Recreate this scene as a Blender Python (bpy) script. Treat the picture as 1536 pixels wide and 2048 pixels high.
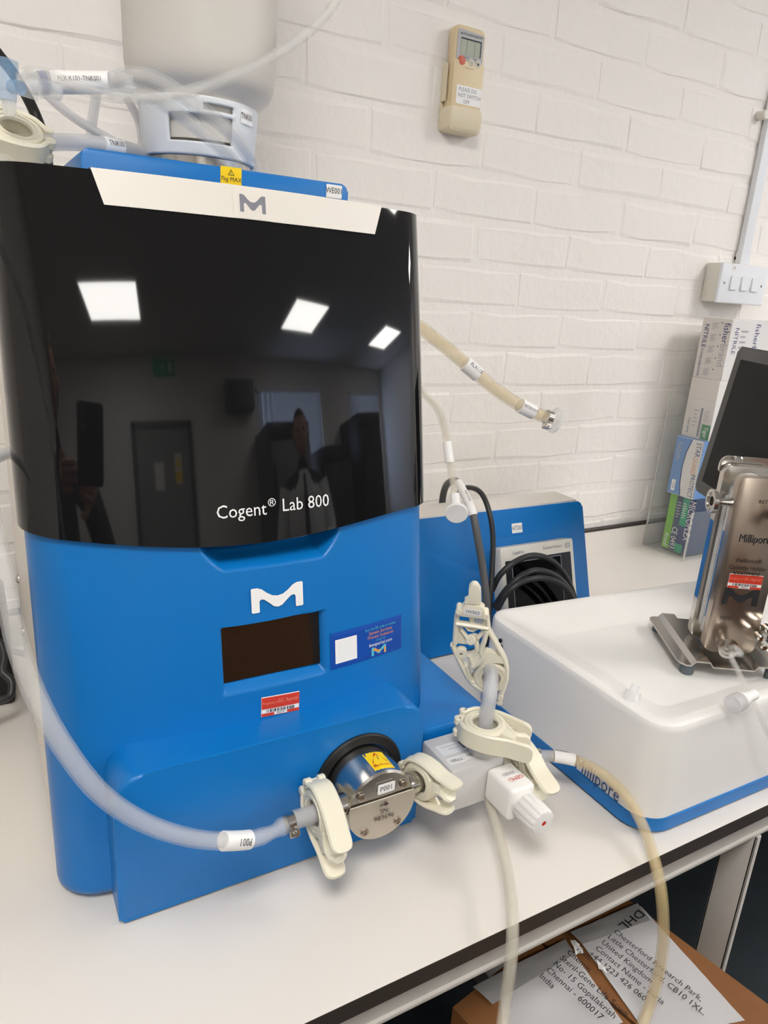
import bpy, bmesh, math, random
import numpy as np
from mathutils import Vector, Matrix

random.seed(7)
for _o in list(bpy.data.objects):
    bpy.data.objects.remove(_o)
SC = bpy.context.scene
COL = SC.collection
V = Vector
Z0 = 1.458                      # height of the camera above the floor; z below is counted from it

# ------------------------------------------------------------------ camera
F_PX, YAW, PIT, ROL = 1440.49, math.radians(30.4964), math.radians(17.2974), math.radians(-3.9149)
FWD = V((math.sin(YAW) * math.cos(PIT), math.cos(YAW) * math.cos(PIT), -math.sin(PIT)))
_r = V((math.cos(YAW), -math.sin(YAW), 0)); _d = FWD.cross(_r)
RGT = _r * math.cos(ROL) + _d * math.sin(ROL)
DWN = _d * math.cos(ROL) - _r * math.sin(ROL)
cam = bpy.data.cameras.new('camera')
cam_o = bpy.data.objects.new('camera', cam); COL.objects.link(cam_o)
cam.sensor_fit = 'VERTICAL'; cam.sensor_height = 32.0; cam.lens = F_PX / 2048 * 32.0
cam.clip_start = 0.01; cam.clip_end = 60
_m = Matrix((RGT, -DWN, -FWD)).transposed().to_4x4(); _m.translation = V((0, 0, Z0))
cam_o.matrix_world = _m
SC.camera = cam_o

# ------------------------------------------------------------------ world, exposure
SC.view_settings.view_transform = 'Standard'; SC.view_settings.look = 'None'
SC.view_settings.gamma = 1.0; SC.view_settings.use_curve_mapping = False
SC.view_settings.exposure = 1.53
W = bpy.data.worlds.new('sky'); SC.world = W; W.use_nodes = True
_n = W.node_tree.nodes; _bg = _n['Background']
_bg.inputs[0].default_value = (0.75, 0.85, 1.0, 1); _bg.inputs[1].default_value = 1.0
PANEL_POWER = 9.0               # emission of the ceiling light panels

# ------------------------------------------------------------------ measuring helpers (z counted from the camera height)
def ray(px, py):
    return RGT * ((px - 768) / F_PX) + DWN * ((py - 1024) / F_PX) + FWD
def at(px, py, Y):
    r = ray(px, py); return r * (Y / r.y)
def atz(px, py, Z):
    r = ray(px, py); return r * (Z / r.z)
def atp(px, py, o, n):
    r = ray(px, py); return r * (V(o).dot(n) / r.dot(n))

# ------------------------------------------------------------------ materials
def C(r, g, b):
    f = lambda c: (c / 255 / 12.92) if c / 255 <= .04045 else ((c / 255 + .055) / 1.055) ** 2.4
    return (f(r), f(g), f(b), 1)
MATS = {}
def mat(name, col, rough=.5, metal=0., var=.04, vscale=14., bump=0., bscale=80., alpha=1., trans=0., ior=1.45, emit=0., spec=.5, coat=0., sss=0.):
    m = bpy.data.materials.new(name); m.use_nodes = True
    t = m.node_tree; b = t.nodes['Principled BSDF']
    b.inputs['Roughness'].default_value = rough; b.inputs['Metallic'].default_value = metal
    b.inputs['IOR'].default_value = ior; b.inputs['Alpha'].default_value = alpha
    b.inputs['Transmission Weight'].default_value = trans
    b.inputs['Specular IOR Level'].default_value = spec; b.inputs['Coat Weight'].default_value = coat
    b.inputs['Coat Roughness'].default_value = .08
    if sss: b.inputs['Subsurface Weight'].default_value = sss; b.inputs['Subsurface Radius'].default_value = (.01, .01, .01)
    tc = t.nodes.new('ShaderNodeTexCoord')
    nz = t.nodes.new('ShaderNodeTexNoise'); nz.inputs['Scale'].default_value = vscale; nz.inputs['Detail'].default_value = 4
    t.links.new(tc.outputs['Object'], nz.inputs['Vector'])
    rp = t.nodes.new('ShaderNodeMapRange'); rp.inputs['To Min'].default_value = 1 - var; rp.inputs['To Max'].default_value = 1 + var
    t.links.new(nz.outputs[0], rp.inputs['Value'])
    mx = t.nodes.new('ShaderNodeVectorMath'); mx.operation = 'SCALE'; mx.inputs[0].default_value = col[:3]
    t.links.new(rp.outputs[0], mx.inputs['Scale']); t.links.new(mx.outputs[0], b.inputs['Base Color'])
    if emit:
        b.inputs['Emission Color'].default_value = col; b.inputs['Emission Strength'].default_value = emit
    if bump:
        n2 = t.nodes.new('ShaderNodeTexNoise'); n2.inputs['Scale'].default_value = bscale; n2.inputs['Detail'].default_value = 6
        t.links.new(tc.outputs['Object'], n2.inputs['Vector'])
        bp = t.nodes.new('ShaderNodeBump'); bp.inputs['Strength'].default_value = bump; bp.inputs['Distance'].default_value = .004
        t.links.new(n2.outputs[0], bp.inputs['Height']); t.links.new(bp.outputs[0], b.inputs['Normal'])
    MATS[name] = m
    return m
mat('wall_paint', C(242, 237, 232), .6, var=.015, vscale=5, bump=.3, bscale=38)
mat('room_paint', C(236, 232, 227), .6)
mat('ceiling_paint', C(224, 222, 218), .8)
mat('laminate', C(226, 220, 213), .32, var=.012)
mat('laminate_core', C(52, 46, 42), .5, var=.1)
mat('frame_paint', C(186, 182, 176), .4)
mat('floor_vinyl', C(44, 50, 54), .45, var=.15)
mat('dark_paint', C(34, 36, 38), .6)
mat('blue', C(4, 112, 188), .36, var=.03)
mat('blue_sticker', C(12, 74, 168), .35)
mat('blue_deep', C(10, 62, 130), .4)
mat('white_shell', C(228, 222, 213), .4, var=.01)
mat('white_plastic', C(238, 236, 233), .35, var=.01)
mat('paper', C(236, 234, 232), .6, var=.02)
mat('label', C(240, 239, 238), .4, var=.01)
mat('ink', C(40, 40, 44), .5)
mat('ink_grey', C(128, 128, 138), .5)
mat('ink_brown', C(62, 48, 42), .5)
mat('red', C(200, 40, 26), .4)
mat('red_print', C(206, 60, 40), .4)
mat('orange_print', C(226, 150, 70), .4)
mat('cyan_print', C(90, 190, 210), .4)
mat('yellow', C(250, 212, 20), .4)
mat('red_pale', C(232, 150, 130), .5)
mat('door_black', C(20, 20, 21), .035, var=.05, spec=.55)
mat('black_plastic', C(20, 19, 19), .35, var=.1)
mat('black_rubber', C(26, 25, 25), .5, var=.1)
mat('screen', C(8, 9, 10), .05)
mat('display_glass', C(16, 14, 12), .04, ior=2.4)
mat('cream', C(229, 223, 203), .36, var=.03)
mat('cream_deep', C(206, 199, 178), .45)
mat('steel', C(200, 196, 190), .22, 1., var=.06)
mat('steel_brushed', C(178, 165, 152), .3, 1., var=.1, vscale=30)
mat('steel_soiled', C(208, 200, 186), .42, .85, var=.12, vscale=40)
mat('chrome', C(214, 211, 206), .1, 1.)
mat('nylon', C(206, 205, 204), .42, var=.02)
mat('silicone', C(228, 227, 224), .12, alpha=.19, var=.02)
mat('silicone_warm', C(228, 208, 160), .28, alpha=.26, var=.02)
mat('silicone_milky', C(222, 222, 224), .3, alpha=.42, var=.02)
mat('clear_plastic', C(236, 238, 240), .08, alpha=.30, var=.01)
mat('acrylic', C(225, 232, 228), .03, alpha=.07, var=.01)
mat('acrylic_edge', C(228, 226, 222), .2, alpha=.55)
mat('blue_plastic_clear', C(150, 190, 226), .2, alpha=.36)
mat('tank_plastic', C(221, 216, 208), .4, alpha=.88, var=.01)
mat('tank_base', C(222, 225, 228), .4, var=.01)
mat('beige', C(222, 203, 166), .42, var=.02)
mat('beige_light', C(225, 213, 186), .42, var=.02)
mat('remote_grey', C(170, 171, 174), .4)
mat('lcd', C(158, 164, 146), .25)
mat('button_red', C(203, 106, 88), .4)
mat('button_grey', C(200, 196, 186), .4)
mat('switch_white', C(228, 230, 234), .3, var=.01)
mat('switch_box', C(222, 218, 208), .35, var=.01)
mat('cable_grey', C(88, 88, 88), .45)
mat('cable_dark', C(42, 43, 45), .4)
mat('carton', C(132, 86, 47), .65, var=.12, vscale=25, bump=.15)
mat('carton_tape', C(122, 76, 36), .3, var=.15)
mat('carton_flute', C(96, 58, 32), .7, var=.3, vscale=40)
mat('sheet_paper_shaded', C(196, 194, 195), .35, var=.03)  # address sheets: paper darkened, shade under the bench put into the colour
mat('pouch', C(158, 156, 155), .25, var=.05)
mat('grey_sheet', C(150, 156, 160), .4)
mat('glove_white', C(214, 208, 203), .5)
mat('glove_white2', C(222, 220, 218), .5)
mat('glove_blue', C(96, 142, 200), .45, var=.1, vscale=10)
mat('glove_green', C(116, 184, 50), .45, var=.1)
mat('glove_teal', C(40, 160, 120), .45, var=.1)
mat('glove_navy', C(40, 60, 96), .45, var=.2)
mat('glove_dgreen', C(56, 130, 86), .45)
mat('print_navy', C(38, 56, 110), .5)
mat('print_pale', C(170, 168, 176), .5)
mat('foot_grey', C(92, 102, 106), .6)
mat('light_panel', C(255, 252, 247), .5, emit=PANEL_POWER, var=.0)
mat('blind', C(214, 216, 220), .7, alpha=.82)
mat('monitor_glass', C(15, 14, 14), .4, spec=.10)
mat('silicone_mid', C(228, 221, 204), .14, alpha=.27, var=.02)
mat('window_glow', C(205, 224, 255), .5, emit=4.0, var=0)
mat('window_frame', C(225, 228, 230), .5)
mat('fridge', C(96, 98, 102), .4)
mat('fridge_dark', C(30, 32, 34), .35)
mat('exit_green', C(16, 130, 84), .5, emit=.25)
mat('door_paint', C(150, 150, 150), .5)
mat('skin', C(196, 150, 128), .5)
mat('hair', C(46, 36, 30), .6)
mat('coat', C(232, 234, 236), .7)
mat('trousers', C(40, 42, 50), .8)
mat('jumper', C(60, 56, 66), .8)
mat('tie', C(44, 40, 44), .7)
mat('glove_nitrile', C(60, 130, 160), .5)

# painted brick: lumps and brush texture follow the wall, not each brick
_t = MATS['wall_paint'].node_tree; _geo = _t.nodes.new('ShaderNodeNewGeometry')
_no = [n for n in _t.nodes if n.type == 'TEX_NOISE']; _bp = [n for n in _t.nodes if n.type == 'BUMP'][0]
for n in _no: _t.links.new(_geo.outputs['Position'], n.inputs['Vector'])
_n3 = _t.nodes.new('ShaderNodeTexNoise'); _n3.inputs['Scale'].default_value = 13; _n3.inputs['Detail'].default_value = 8; _n3.inputs['Roughness'].default_value = .62
_t.links.new(_geo.outputs['Position'], _n3.inputs['Vector'])
_b3 = _t.nodes.new('ShaderNodeBump'); _b3.inputs['Strength'].default_value = .28; _b3.inputs['Distance'].default_value = .012
_t.links.new(_n3.outputs[0], _b3.inputs['Height']); _t.links.new(_b3.outputs[0], _bp.inputs['Normal'])

# ------------------------------------------------------------------ mesh collector
class G:
    def __init__(s): s.v = []; s.f = []; s.m = []
    def add(s, vs, fs, mi=0):
        o = len(s.v); s.v += [V(p) for p in vs]
        for f in fs: s.f.append([i + o for i in f]); s.m.append(mi)
        return s
    def addbm(s, bm, mi=0, M=None):
        bm.verts.index_update()
        s.add([(M @ v.co) if M else v.co.copy() for v in bm.verts], [[v.index for v in f.verts] for f in bm.faces], mi)
        bm.free(); return s
    def box(s, a, b, bev=0., seg=2, mi=0, M=None):
        a = V(a); b = V(b); bm = bmesh.new()
        bmesh.ops.create_cube(bm, size=1)
        for v in bm.verts:
            v.co = V([(a[i] + b[i]) / 2 + v.co[i] * abs(b[i] - a[i]) for i in range(3)])
        if bev: bmesh.ops.bevel(bm, geom=bm.edges[:], offset=bev, segments=seg, affect='EDGES', profile=.5)
        return s.addbm(bm, mi, M)
    def lathe(s, o, ax, prof, seg=24, mi=0, caps=True):
        o = V(o); ax = V(ax).normalized(); u = ax.orthogonal().normalized(); w = ax.cross(u)
        vs = []; fs = []
        for t, r in prof:
            for k in range(seg):
                a = 2 * math.pi * k / seg
                vs.append(o + ax * t + (u * math.cos(a) + w * math.sin(a)) * r)
        n = len(prof)
        for i in range(n - 1):
            for k in range(seg):
                k2 = (k + 1) % seg
                fs.append([i * seg + k, i * seg + k2, (i + 1) * seg + k2, (i + 1) * seg + k])
        if caps: fs.append(list(range(seg))[::-1]); fs.append([(n - 1) * seg + k for k in range(seg)])
        return s.add(vs, fs, mi)
    def cyl(s, p, q, r, r2=None, seg=20, mi=0, bev=0.):
        p = V(p); q = V(q); L = (q - p).length; r2 = r if r2 is None else r2
        pr = [(0, r), (L, r2)] if not bev else [(0, r - bev), (bev, r), (L - bev, r2), (L, r2 - bev)]
        return s.lathe(p, q - p, pr, seg, mi)
    def tube(s, pts, r, seg=10, mi=0, caps=True, rr=None, hollow=None):
        pts = [V(p) for p in pts]; n = len(pts)
        T = [(pts[min(i + 1, n - 1)] - pts[max(i - 1, 0)]).normalized() for i in range(n)]
        u = T[0].orthogonal().normalized(); rings = []
        for i in range(n):
            u = (u - T[i] * u.dot(T[i])).normalized(); w = T[i].cross(u)
            rings.append((u.copy(), w))
        for R, flip in ((1., 0),) + (((hollow, 1),) if hollow else ()):
            vs = []; fs = []
            for i in range(n):
                q = (rr[i] if rr else r) * R
                for k in range(seg):
                    a = 2 * math.pi * k / seg
                    vs.append(pts[i] + (rings[i][0] * math.cos(a) + rings[i][1] * math.sin(a)) * q)
            for i in range(n - 1):
                for k in range(seg):
                    k2 = (k + 1) % seg
                    f = [i * seg + k, i * seg + k2, (i + 1) * seg + k2, (i + 1) * seg + k]
                    fs.append(f[::-1] if flip else f)
            if caps and not hollow: fs.append(list(range(seg))[::-1]); fs.append([(n - 1) * seg + k for k in range(seg)])
            s.add(vs, fs, mi)
        return s
    def prism(s, pts, o, u, v, d, bev=0., seg=2, mi=0, bevback=True):
        """pts in (u,v) from o, pushed along u x v by d[0]..d[1]"""
        o = V(o); u = V(u).normalized(); v = V(v).normalized(); n = u.cross(v)
        bm = bmesh.new()
        A = [bm.verts.new(o + u * x + v * y + n * d[0]) for x, y in pts]
        B = [bm.verts.new(o + u * x + v * y + n * d[1]) for x, y in pts]
        N = len(pts)
        bm.faces.new(A[::-1]); top = bm.faces.new(B)
        for i in range(N): bm.faces.new([A[i], A[(i + 1) % N], B[(i + 1) % N], B[i]])
        if bev:
            E = set(top.edges)
            if bevback:
                for f in bm.faces:
                    if set(f.verts) == set(A): E |= set(f.edges)
            bmesh.ops.bevel(bm, geom=list(E), offset=bev, segments=seg, affect='EDGES', profile=.5, clamp_overlap=True)
        return s.addbm(bm, mi)
    def loft(s, loops, mi=0, cap0=False, cap1=False, closed=True):
        n = len(loops[0]); vs = [p for L in loops for p in L]; fs = []
        for i in range(len(loops) - 1):
            for k in range(n if closed else n - 1):
                k2 = (k + 1) % n
                fs.append([i * n + k, i * n + k2, (i + 1) * n + k2, (i + 1) * n + k])
        if cap0: fs.append(list(range(n))[::-1])
        if cap1: fs.append([(len(loops) - 1) * n + k for k in range(n)])
        return s.add(vs, fs, mi)
    def ball(s, c, r, mi=0, seg=16, sq=(1, 1, 1)):
        bm = bmesh.new(); bmesh.ops.create_uvsphere(bm, u_segments=seg, v_segments=max(6, seg // 2), radius=r)
        for v in bm.verts: v.co = V((v.co.x * sq[0], v.co.y * sq[1], v.co.z * sq[2])) + V(c)
        return s.addbm(bm, mi)
    def build(s, name, mats, parent=None, label=None, sharp=35, kind=None):
        if isinstance(mats, str): mats = [mats]
        base = BASE[parent] if parent is not None else None
        if base is None:
            lo = [min(p[i] for p in s.v) for i in range(3)]; hi = [max(p[i] for p in s.v) for i in range(3)]
            base = V(((lo[0] + hi[0]) / 2, (lo[1] + hi[1]) / 2, lo[2]))
        me = bpy.data.meshes.new(name)
        me.from_pydata([tuple(p - base) for p in s.v], [], s.f)
        for m in mats: me.materials.append(MATS[m])
        me.polygons.foreach_set('material_index', s.m)
        bm = bmesh.new(); bm.from_mesh(me); bmesh.ops.recalc_face_normals(bm, faces=bm.faces[:]); bm.to_mesh(me); bm.free()
        if sharp:
            me.polygons.foreach_set('use_smooth', [True] * len(me.polygons))
            me.set_sharp_from_angle(angle=math.radians(sharp))
        me.update()
        o = bpy.data.objects.new(name, me); COL.objects.link(o)
        if parent is not None: o.parent = parent
        else: o.location = base + V((0, 0, Z0))
        BASE[o] = base
        if label: o['label'] = label
        if kind: o['kind'] = kind
        return o
BASE = {}
def thing(name, label, cat, loc, group=None):
    o = bpy.data.objects.new(name, None); COL.objects.link(o)
    o.empty_display_size = .05
    o.location = V(loc) + V((0, 0, Z0)); BASE[o] = V(loc)
    o['label'] = label; o['category'] = cat
    if group: o['group'] = group
    return o
def tag(o, label, cat, group=None):
    o['label'] = label; o['category'] = cat
    if group: o['group'] = group
    return o
def struct(o, label=None):
    o['kind'] = 'structure'
    if label: o['label'] = label
    return o
def smooth_path(pts, n=8):
    pts = [V(p) for p in pts]; out = []
    P = [pts[0] * 2 - pts[1]] + pts + [pts[-1] * 2 - pts[-2]]
    for i in range(1, len(P) - 2):
        for k in range(n):
            t = k / n; a, b, c, d = P[i - 1:i + 3]
            out.append(.5 * ((2 * b) + (c - a) * t + (2 * a - 5 * b + 4 * c - d) * t * t + (3 * b - a - 3 * c + d) * t ** 3))
    return out + [pts[-1]]
def pix_path(pts, n=8): return smooth_path([at(*p) for p in pts], n)
def rounded(corners, r, n=6):
    """rounded polygon; r a number or one per corner"""
    out = []; N = len(corners)
    for i in range(N):
        p = V(corners[i]).to_2d() if len(corners[i]) > 2 else V(corners[i]); a = V(corners[i - 1]); b = V(corners[(i + 1) % N])
        rr = r[i] if isinstance(r, (list, tuple)) else r
        if rr <= 1e-6: out.append(p.copy()); continue
        da = (a - p).normalized(); db = (b - p).normalized(); ang = da.angle(db); t = rr / math.tan(ang / 2)
        t = min(t, (a - p).length * .49, (b - p).length * .49); rr2 = t * math.tan(ang / 2)
        c = p + (da + db).normalized() * (rr2 / math.sin(ang / 2))
        s = p + da * t; e = p + db * t
        a0 = math.atan2(s.y - c.y, s.x - c.x); a1 = math.atan2(e.y - c.y, e.x - c.x)
        d = (a1 - a0 + math.pi) % (2 * math.pi) - math.pi
        for k in range(n + 1): out.append(c + V((math.cos(a0 + d * k / n), math.sin(a0 + d * k / n))) * rr2)
    return out
def rrect(w, h, r, n=5, cx=0, cy=0):
    return rounded([V((cx - w / 2, cy - h / 2)), V((cx + w / 2, cy - h / 2)), V((cx + w / 2, cy + h / 2)), V((cx - w / 2, cy + h / 2))], r, n)
def inset(corners, d):
    N = len(corners); out = []
    for i in range(N):
        p = V(corners[i]); a = V(corners[i - 1]); b = V(corners[(i + 1) % N])
        e1 = (p - a).normalized(); e2 = (b - p).normalized()
        n1 = V((-e1.y, e1.x)); n2 = V((-e2.y, e2.x))           # left of travel: inside for counter-clockwise outlines
        k = d / max(.2, 1 + n1.dot(n2)); out.append(p + (n1 + n2) * k)
    return out

# ------------------------------------------------------------------ lettering and flat print
_TX = {}
def text2d(s):
    if s in _TX: return _TX[s]
    c = bpy.data.curves.new('t', 'FONT'); c.body = s; c.size = 1.0; c.align_x = 'CENTER'; c.align_y = 'CENTER'; c.resolution_u = 2
    o = bpy.data.objects.new('t', c)
    me = bpy.data.meshes.new_from_object(o)
    r = ([v.co.to_2d() for v in me.vertices], [list(p.vertices) for p in me.polygons])
    bpy.data.objects.remove(o); bpy.data.curves.remove(c); bpy.data.meshes.remove(me)
    _TX[s] = r; return r
M_LOGO = [(0, .97), (.02, 1), (.12, 1), (.2, .93), (.3, .75), (.4, .62), (.5, .58), (.6, .62), (.7, .75), (.8, .93), (.88, 1), (.98, 1), (1, .97),
          (1, .03), (.98, 0), (.87, 0), (.85, .03), (.85, .45), (.82, .52), (.76, .5), (.68, .36), (.58, .17), (.5, .12), (.42, .17), (.32, .36), (.24, .5), (.18, .52), (.15, .45), (.15, .03), (.13, 0), (.02, 0), (0, .03)]
def flat(o, u, v):
    """a plane as a mapping (x, y, offset) -> point"""
    o = V(o); u = V(u).normalized(); v = V(v); v = (v - u * v.dot(u)).normalized(); n = u.cross(v)
    return lambda x, y, z=0.: o + u * x + v * y + n * z
def roundmap(p, t, n, r):
    """around a pipe: x runs along t, y around it, centred on the side facing n"""
    p = V(p); t = V(t).normalized(); n = V(n); n = (n - t * n.dot(t)).normalized(); b = n.cross(t)
    return lambda x, y, z=0.: p + t * x + (n * math.cos(y / r) + b * math.sin(y / r)) * (r + z)
def T(s, x, y, h, m='ink', xs=1., rot=0.): return ('t', s, x, y, h, m, xs, rot)
def FT(s, x, y, length, m='ink', xs=1., rot=0.):
    vs, _ = text2d(s); w = max(v.x for v in vs) - min(v.x for v in vs)
    return ('t', s, x, y, length / (w * xs * 1.35), m, xs, rot)
def Rc(x0, y0, x1, y1, m): return ('r', x0, y0, x1, y1, m)
def P(pts, m): return ('p', pts, m)
def logo(x, y, w, h, m): return ('p', [(x + (a - .5) * w, y + (b - .5) * h) for a, b in M_LOGO], m)
def decal(name, fn, w, h, plate, items=(), parent=None, thick=.0004, r=0., grid=(1, 1), lift=.0, label=None):
    g = G(); ms = []
    def mi(m):
        if m not in ms: ms.append(m)
        return ms.index(m)
    top = lift + thick
    if plate:
        k = mi(plate)
        if grid == (1, 1):
            pts = rrect(w, h, r, 4) if r else [V((-w / 2, -h / 2)), V((w / 2, -h / 2)), V((w / 2, h / 2)), V((-w / 2, h / 2))]
            N = len(pts)
            g.add([fn(p.x, p.y, lift) for p in pts] + [fn(p.x, p.y, top) for p in pts],
                  [list(range(N, 2 * N))] + [[i, (i + 1) % N, N + (i + 1) % N, N + i] for i in range(N)], k)
        else:
            nx, ny = grid; vs = []; fs = []
            for j in range(ny + 1):
                for i in range(nx + 1):
                    ed = i in (0, nx) or j in (0, ny)
                    vs.append(fn(-w / 2 + w * i / nx, -h / 2 + h * j / ny, lift if ed else top))
            for j in range(ny):
                for i in range(nx):
                    a = j * (nx + 1) + i; fs.append([a, a + 1, a + nx + 2, a + nx + 1])
            g.add(vs, fs, k)
    top += .00025
    for q, it in enumerate(items):
        z = top + .00004 * q
        if it[0] == 't':
            _, s, x, y, hh, m, xs, rot = it; vs, fs = text2d(s); c, sn = math.cos(rot), math.sin(rot)
            g.add([fn(x + (p.x * xs * c - p.y * sn) * hh * 1.35, y + (p.x * xs * sn + p.y * c) * hh * 1.35, z) for p in vs], fs, mi(m))
        elif it[0] == 'r':
            _, x0, y0, x1, y1, m = it; nx = max(1, int(abs(x1 - x0) / .006)) if grid != (1, 1) else 1
            vs = []; fs = []
            for i in range(nx + 1):
                x = x0 + (x1 - x0) * i / nx; vs += [fn(x, y0, z), fn(x, y1, z)]
            for i in range(nx): fs.append([2 * i, 2 * i + 2, 2 * i + 3, 2 * i + 1])
            g.add(vs, fs, mi(m))
        else:
            _, pts, m = it; g.add([fn(x, y, z) for x, y in pts], [list(range(len(pts)))], mi(m))
    # print lies flat: keep the faces as given
    base = BASE[parent]
    me = bpy.data.meshes.new(name); me.from_pydata([tuple(p - base) for p in g.v], [], g.f)
    for m in ms: me.materials.append(MATS[m])
    me.polygons.foreach_set('material_index', g.m); me.update()
    o = bpy.data.objects.new(name, me); COL.objects.link(o); o.parent = parent; BASE[o] = base
    if label: o['label'] = label
    return o
def barcode(x0, y0, x1, y1, seed=1, n=26):
    rnd = random.Random(seed); out = []; x = x0; st = (x1 - x0) / n
    while x < x1:
        w = st * rnd.choice((.5, .5, 1, 1.4)); out.append(Rc(x, y0, min(x + w, x1), y1, 'ink')); x += w + st * rnd.choice((.5, .7, 1.2))
    return out
def asset_items(w, h):
    """the red and white inventory sticker"""
    return [Rc(-w / 2 + .0002, -h * .12, w / 2 - .0002, h * .47, 'red_print'), Rc(-w / 2 + .0002, -h * .48, w / 2 - .0002, -h * .33, 'red_print'), Rc(-w * .17, -h * .46, w * .17, -h * .30, 'label'),
            T('Property of', -w * .27, h * .17, h * .13, 'red_pale'), T('SC Apcial', w * .2, h * .2, h * .2, 'red_pale'), T('84576', 0, -h * .385, h * .12, 'ink')] + barcode(-w * .36, -h * .30, w * .36, -h * .14, 4)

# ================================================================== the setting
XL0, XR0, YB, YF, ZF, ZC = -1.9, 5.2, 1.132, -3.42, -Z0, 1.143
def slab(name, a, b, m, parent=None): return struct(G().box(a, b).build(name, m, parent, sharp=0))
floor_o = slab('floor', (XL0, YF, ZF - .1), (XR0, YB + .12, ZF), 'floor_vinyl')
ceil_o = slab('ceiling', (XL0, YF, ZC), (XR0, YB + .12, ZC + .1), 'ceiling_paint')
wall_o = slab('wall_back', (XL0, YB + .0017, ZF), (XR0, YB + .12, ZC), 'wall_paint')
slab('wall_left', (XL0 - .1, YF - .1, ZF), (XL0, YB + .12, ZC), 'room_paint')
slab('wall_right', (XR0, YF - .1, ZF), (XR0 + .1, YB + .12, ZC), 'room_paint')
# far wall behind the camera, with two window openings
W1, W2 = (1.72, 3.12, -.35, .91), (3.95, 5.08, -.35, .90)
g = G()
for x0, x1, z0, z1 in ((XL0, W1[0], ZF, ZC), (W1[0], W1[1], ZF, W1[2]), (W1[0], W1[1], W1[3], ZC), (W1[1], W2[0], ZF, ZC), (W2[0], W2[1], ZF, W2[2]), (W2[0], W2[1], W2[3], ZC), (W2[1], XR0, ZF, ZC)):
    g.box((x0, YF - .1, z0), (x1, YF, z1))
struct(g.build('wall_front', 'room_paint', sharp=0))
struct(G().box((XL0, YF, ZF), (W1[0] + 3, YF + .012, ZF + .1)).build('baseboard_front', 'room_paint', sharp=0))
# painted brickwork: each brick its own piece of the wall
def brick_mesh(w, seed):
    rnd = random.Random(seed); j = lambda a: rnd.uniform(-a, a)
    h = .0755; gx, gz = .0012, .0026
    X = [-w / 2 + gx, -w / 6, w / 6, w / 2 - gx]; Zs = [-h / 2 + gz, h / 2 - gz]
    back = [(x + j(.001), .0026, Zs[0] + j(.0012)) for x in X] + [(x + j(.001), .0026, Zs[1] + j(.0012)) for x in X[::-1]]
    ins = .0065
    front = []
    for (x, y, z) in back:
        sx = 0 if abs(x) < w / 4 else (-1 if x > 0 else 1)
        front.append((x + sx * ins * rnd.uniform(.3, 1.3), j(.0004), z + (ins if z < 0 else -ins) * rnd.uniform(.5, 1.9)))
    me = bpy.data.meshes.new('brick')
    me.from_pydata(back + front, [], [list(range(8, 16))] + [[i, (i + 1) % 8, 8 + (i + 1) % 8, 8 + i] for i in range(8)])
    bm = bmesh.new(); bm.from_mesh(me); bmesh.ops.recalc_face_normals(bm, faces=bm.faces[:]); bm.to_mesh(me); bm.free()
    if me.polygons[0].normal.y > 0: me.flip_normals()
    me.materials.append(MATS['wall_paint']); return me
BM = [brick_mesh(.225, k) for k in range(8)]
rnd = random.Random(3)
for row in range(18):
    zc = -.5545 + .0755 * (row + .5)
    off = (.1125 if row % 2 else 0) + rnd.uniform(-.02, .02)
    for k in range(12):
        xx = -.42 + off + .225 * k
        if xx > 2.25: continue
        o = bpy.data.objects.new('brick', rnd.choice(BM)); COL.objects.link(o); o.parent = wall_o
        o.location = V((xx + rnd.uniform(-.002, .002), YB + rnd.uniform(-.0005, .0005), zc)) - BASE[wall_o]
        o.rotation_euler = (rnd.uniform(-.008, .008), rnd.uniform(-.006, .006), rnd.uniform(-.004, .004))
# ceiling light panels
def light_panel(x, y, label):
    t = thing('ceiling_light', label, 'light', (x, y, ZC - .012), 'square light panels in the ceiling')
    g = G()
    for a, b in (((-.3, -.3), (.3, -.285)), ((-.3, .285), (.3, .3)), ((-.3, -.285), (-.285, .285)), ((.285, -.285), (.3, .285))):
        g.box((x + a[0], y + a[1], ZC - .012), (x + b[0], y + b[1], ZC))
    g.build('frame', 'window_frame', t, sharp=0)
    G().box((x - .285, y - .285, ZC - .008), (x + .285, y + .285, ZC)).build('diffuser', 'light_panel', t, sharp=0)
for x, y, l in ((-.276, -2.36, 'square ceiling light panel seen mirrored at the left of the black door'),
                (2.234, -2.36, 'square ceiling light panel mirrored in the middle of the black door'),
                (4.282, -2.36, 'small tilted light panel mirrored near the right edge of the black door'),
                (-.276, -.36, 'ceiling light panel above the front of the bench, out of the picture'),
                (2.234, -.36, 'ceiling light panel above the bench at its right, out of the picture'),
                (4.282, -.36, 'ceiling light panel beyond the bench end, out of the picture')):
    light_panel(x, y, l)

# ================================================================== the bench
BZ = -.558
t = thing('lab_bench', 'long white laboratory bench with dark laminate edge and grey steel frame', 'bench', (1.0, .75, ZF))
G().box((-1.5, .3815, BZ - .0005), (3.4, YB - .002, BZ)).build('worktop_surface', 'laminate', t, sharp=0)
G().box((-1.5, .382, BZ - .020), (3.4, YB - .002, BZ - .0005)).build('worktop_core', 'laminate_core', t, sharp=0)
up = G().box((-1.5, YB - .016, BZ), (3.4, YB - .003, BZ + .053), .0).build('upstand', 'laminate', t, sharp=0)
G().box((-1.5, YB - .017, BZ + .053), (3.4, YB - .003, BZ + .058)).build('upstand_cap', 'laminate_core', up, sharp=0)
g = G(); g.box((-1.5, .392, BZ - .052), (3.4, .432, BZ - .020), .002); g.box((-1.5, .389, BZ - .056), (3.4, .432, BZ - .051), .001)
g.build('front_rail', 'frame_paint', t)
G().box((-1.5, 1.06, BZ - .06), (3.4, 1.1, BZ - .020), .002).build('rear_rail', 'frame_paint', t)
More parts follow.
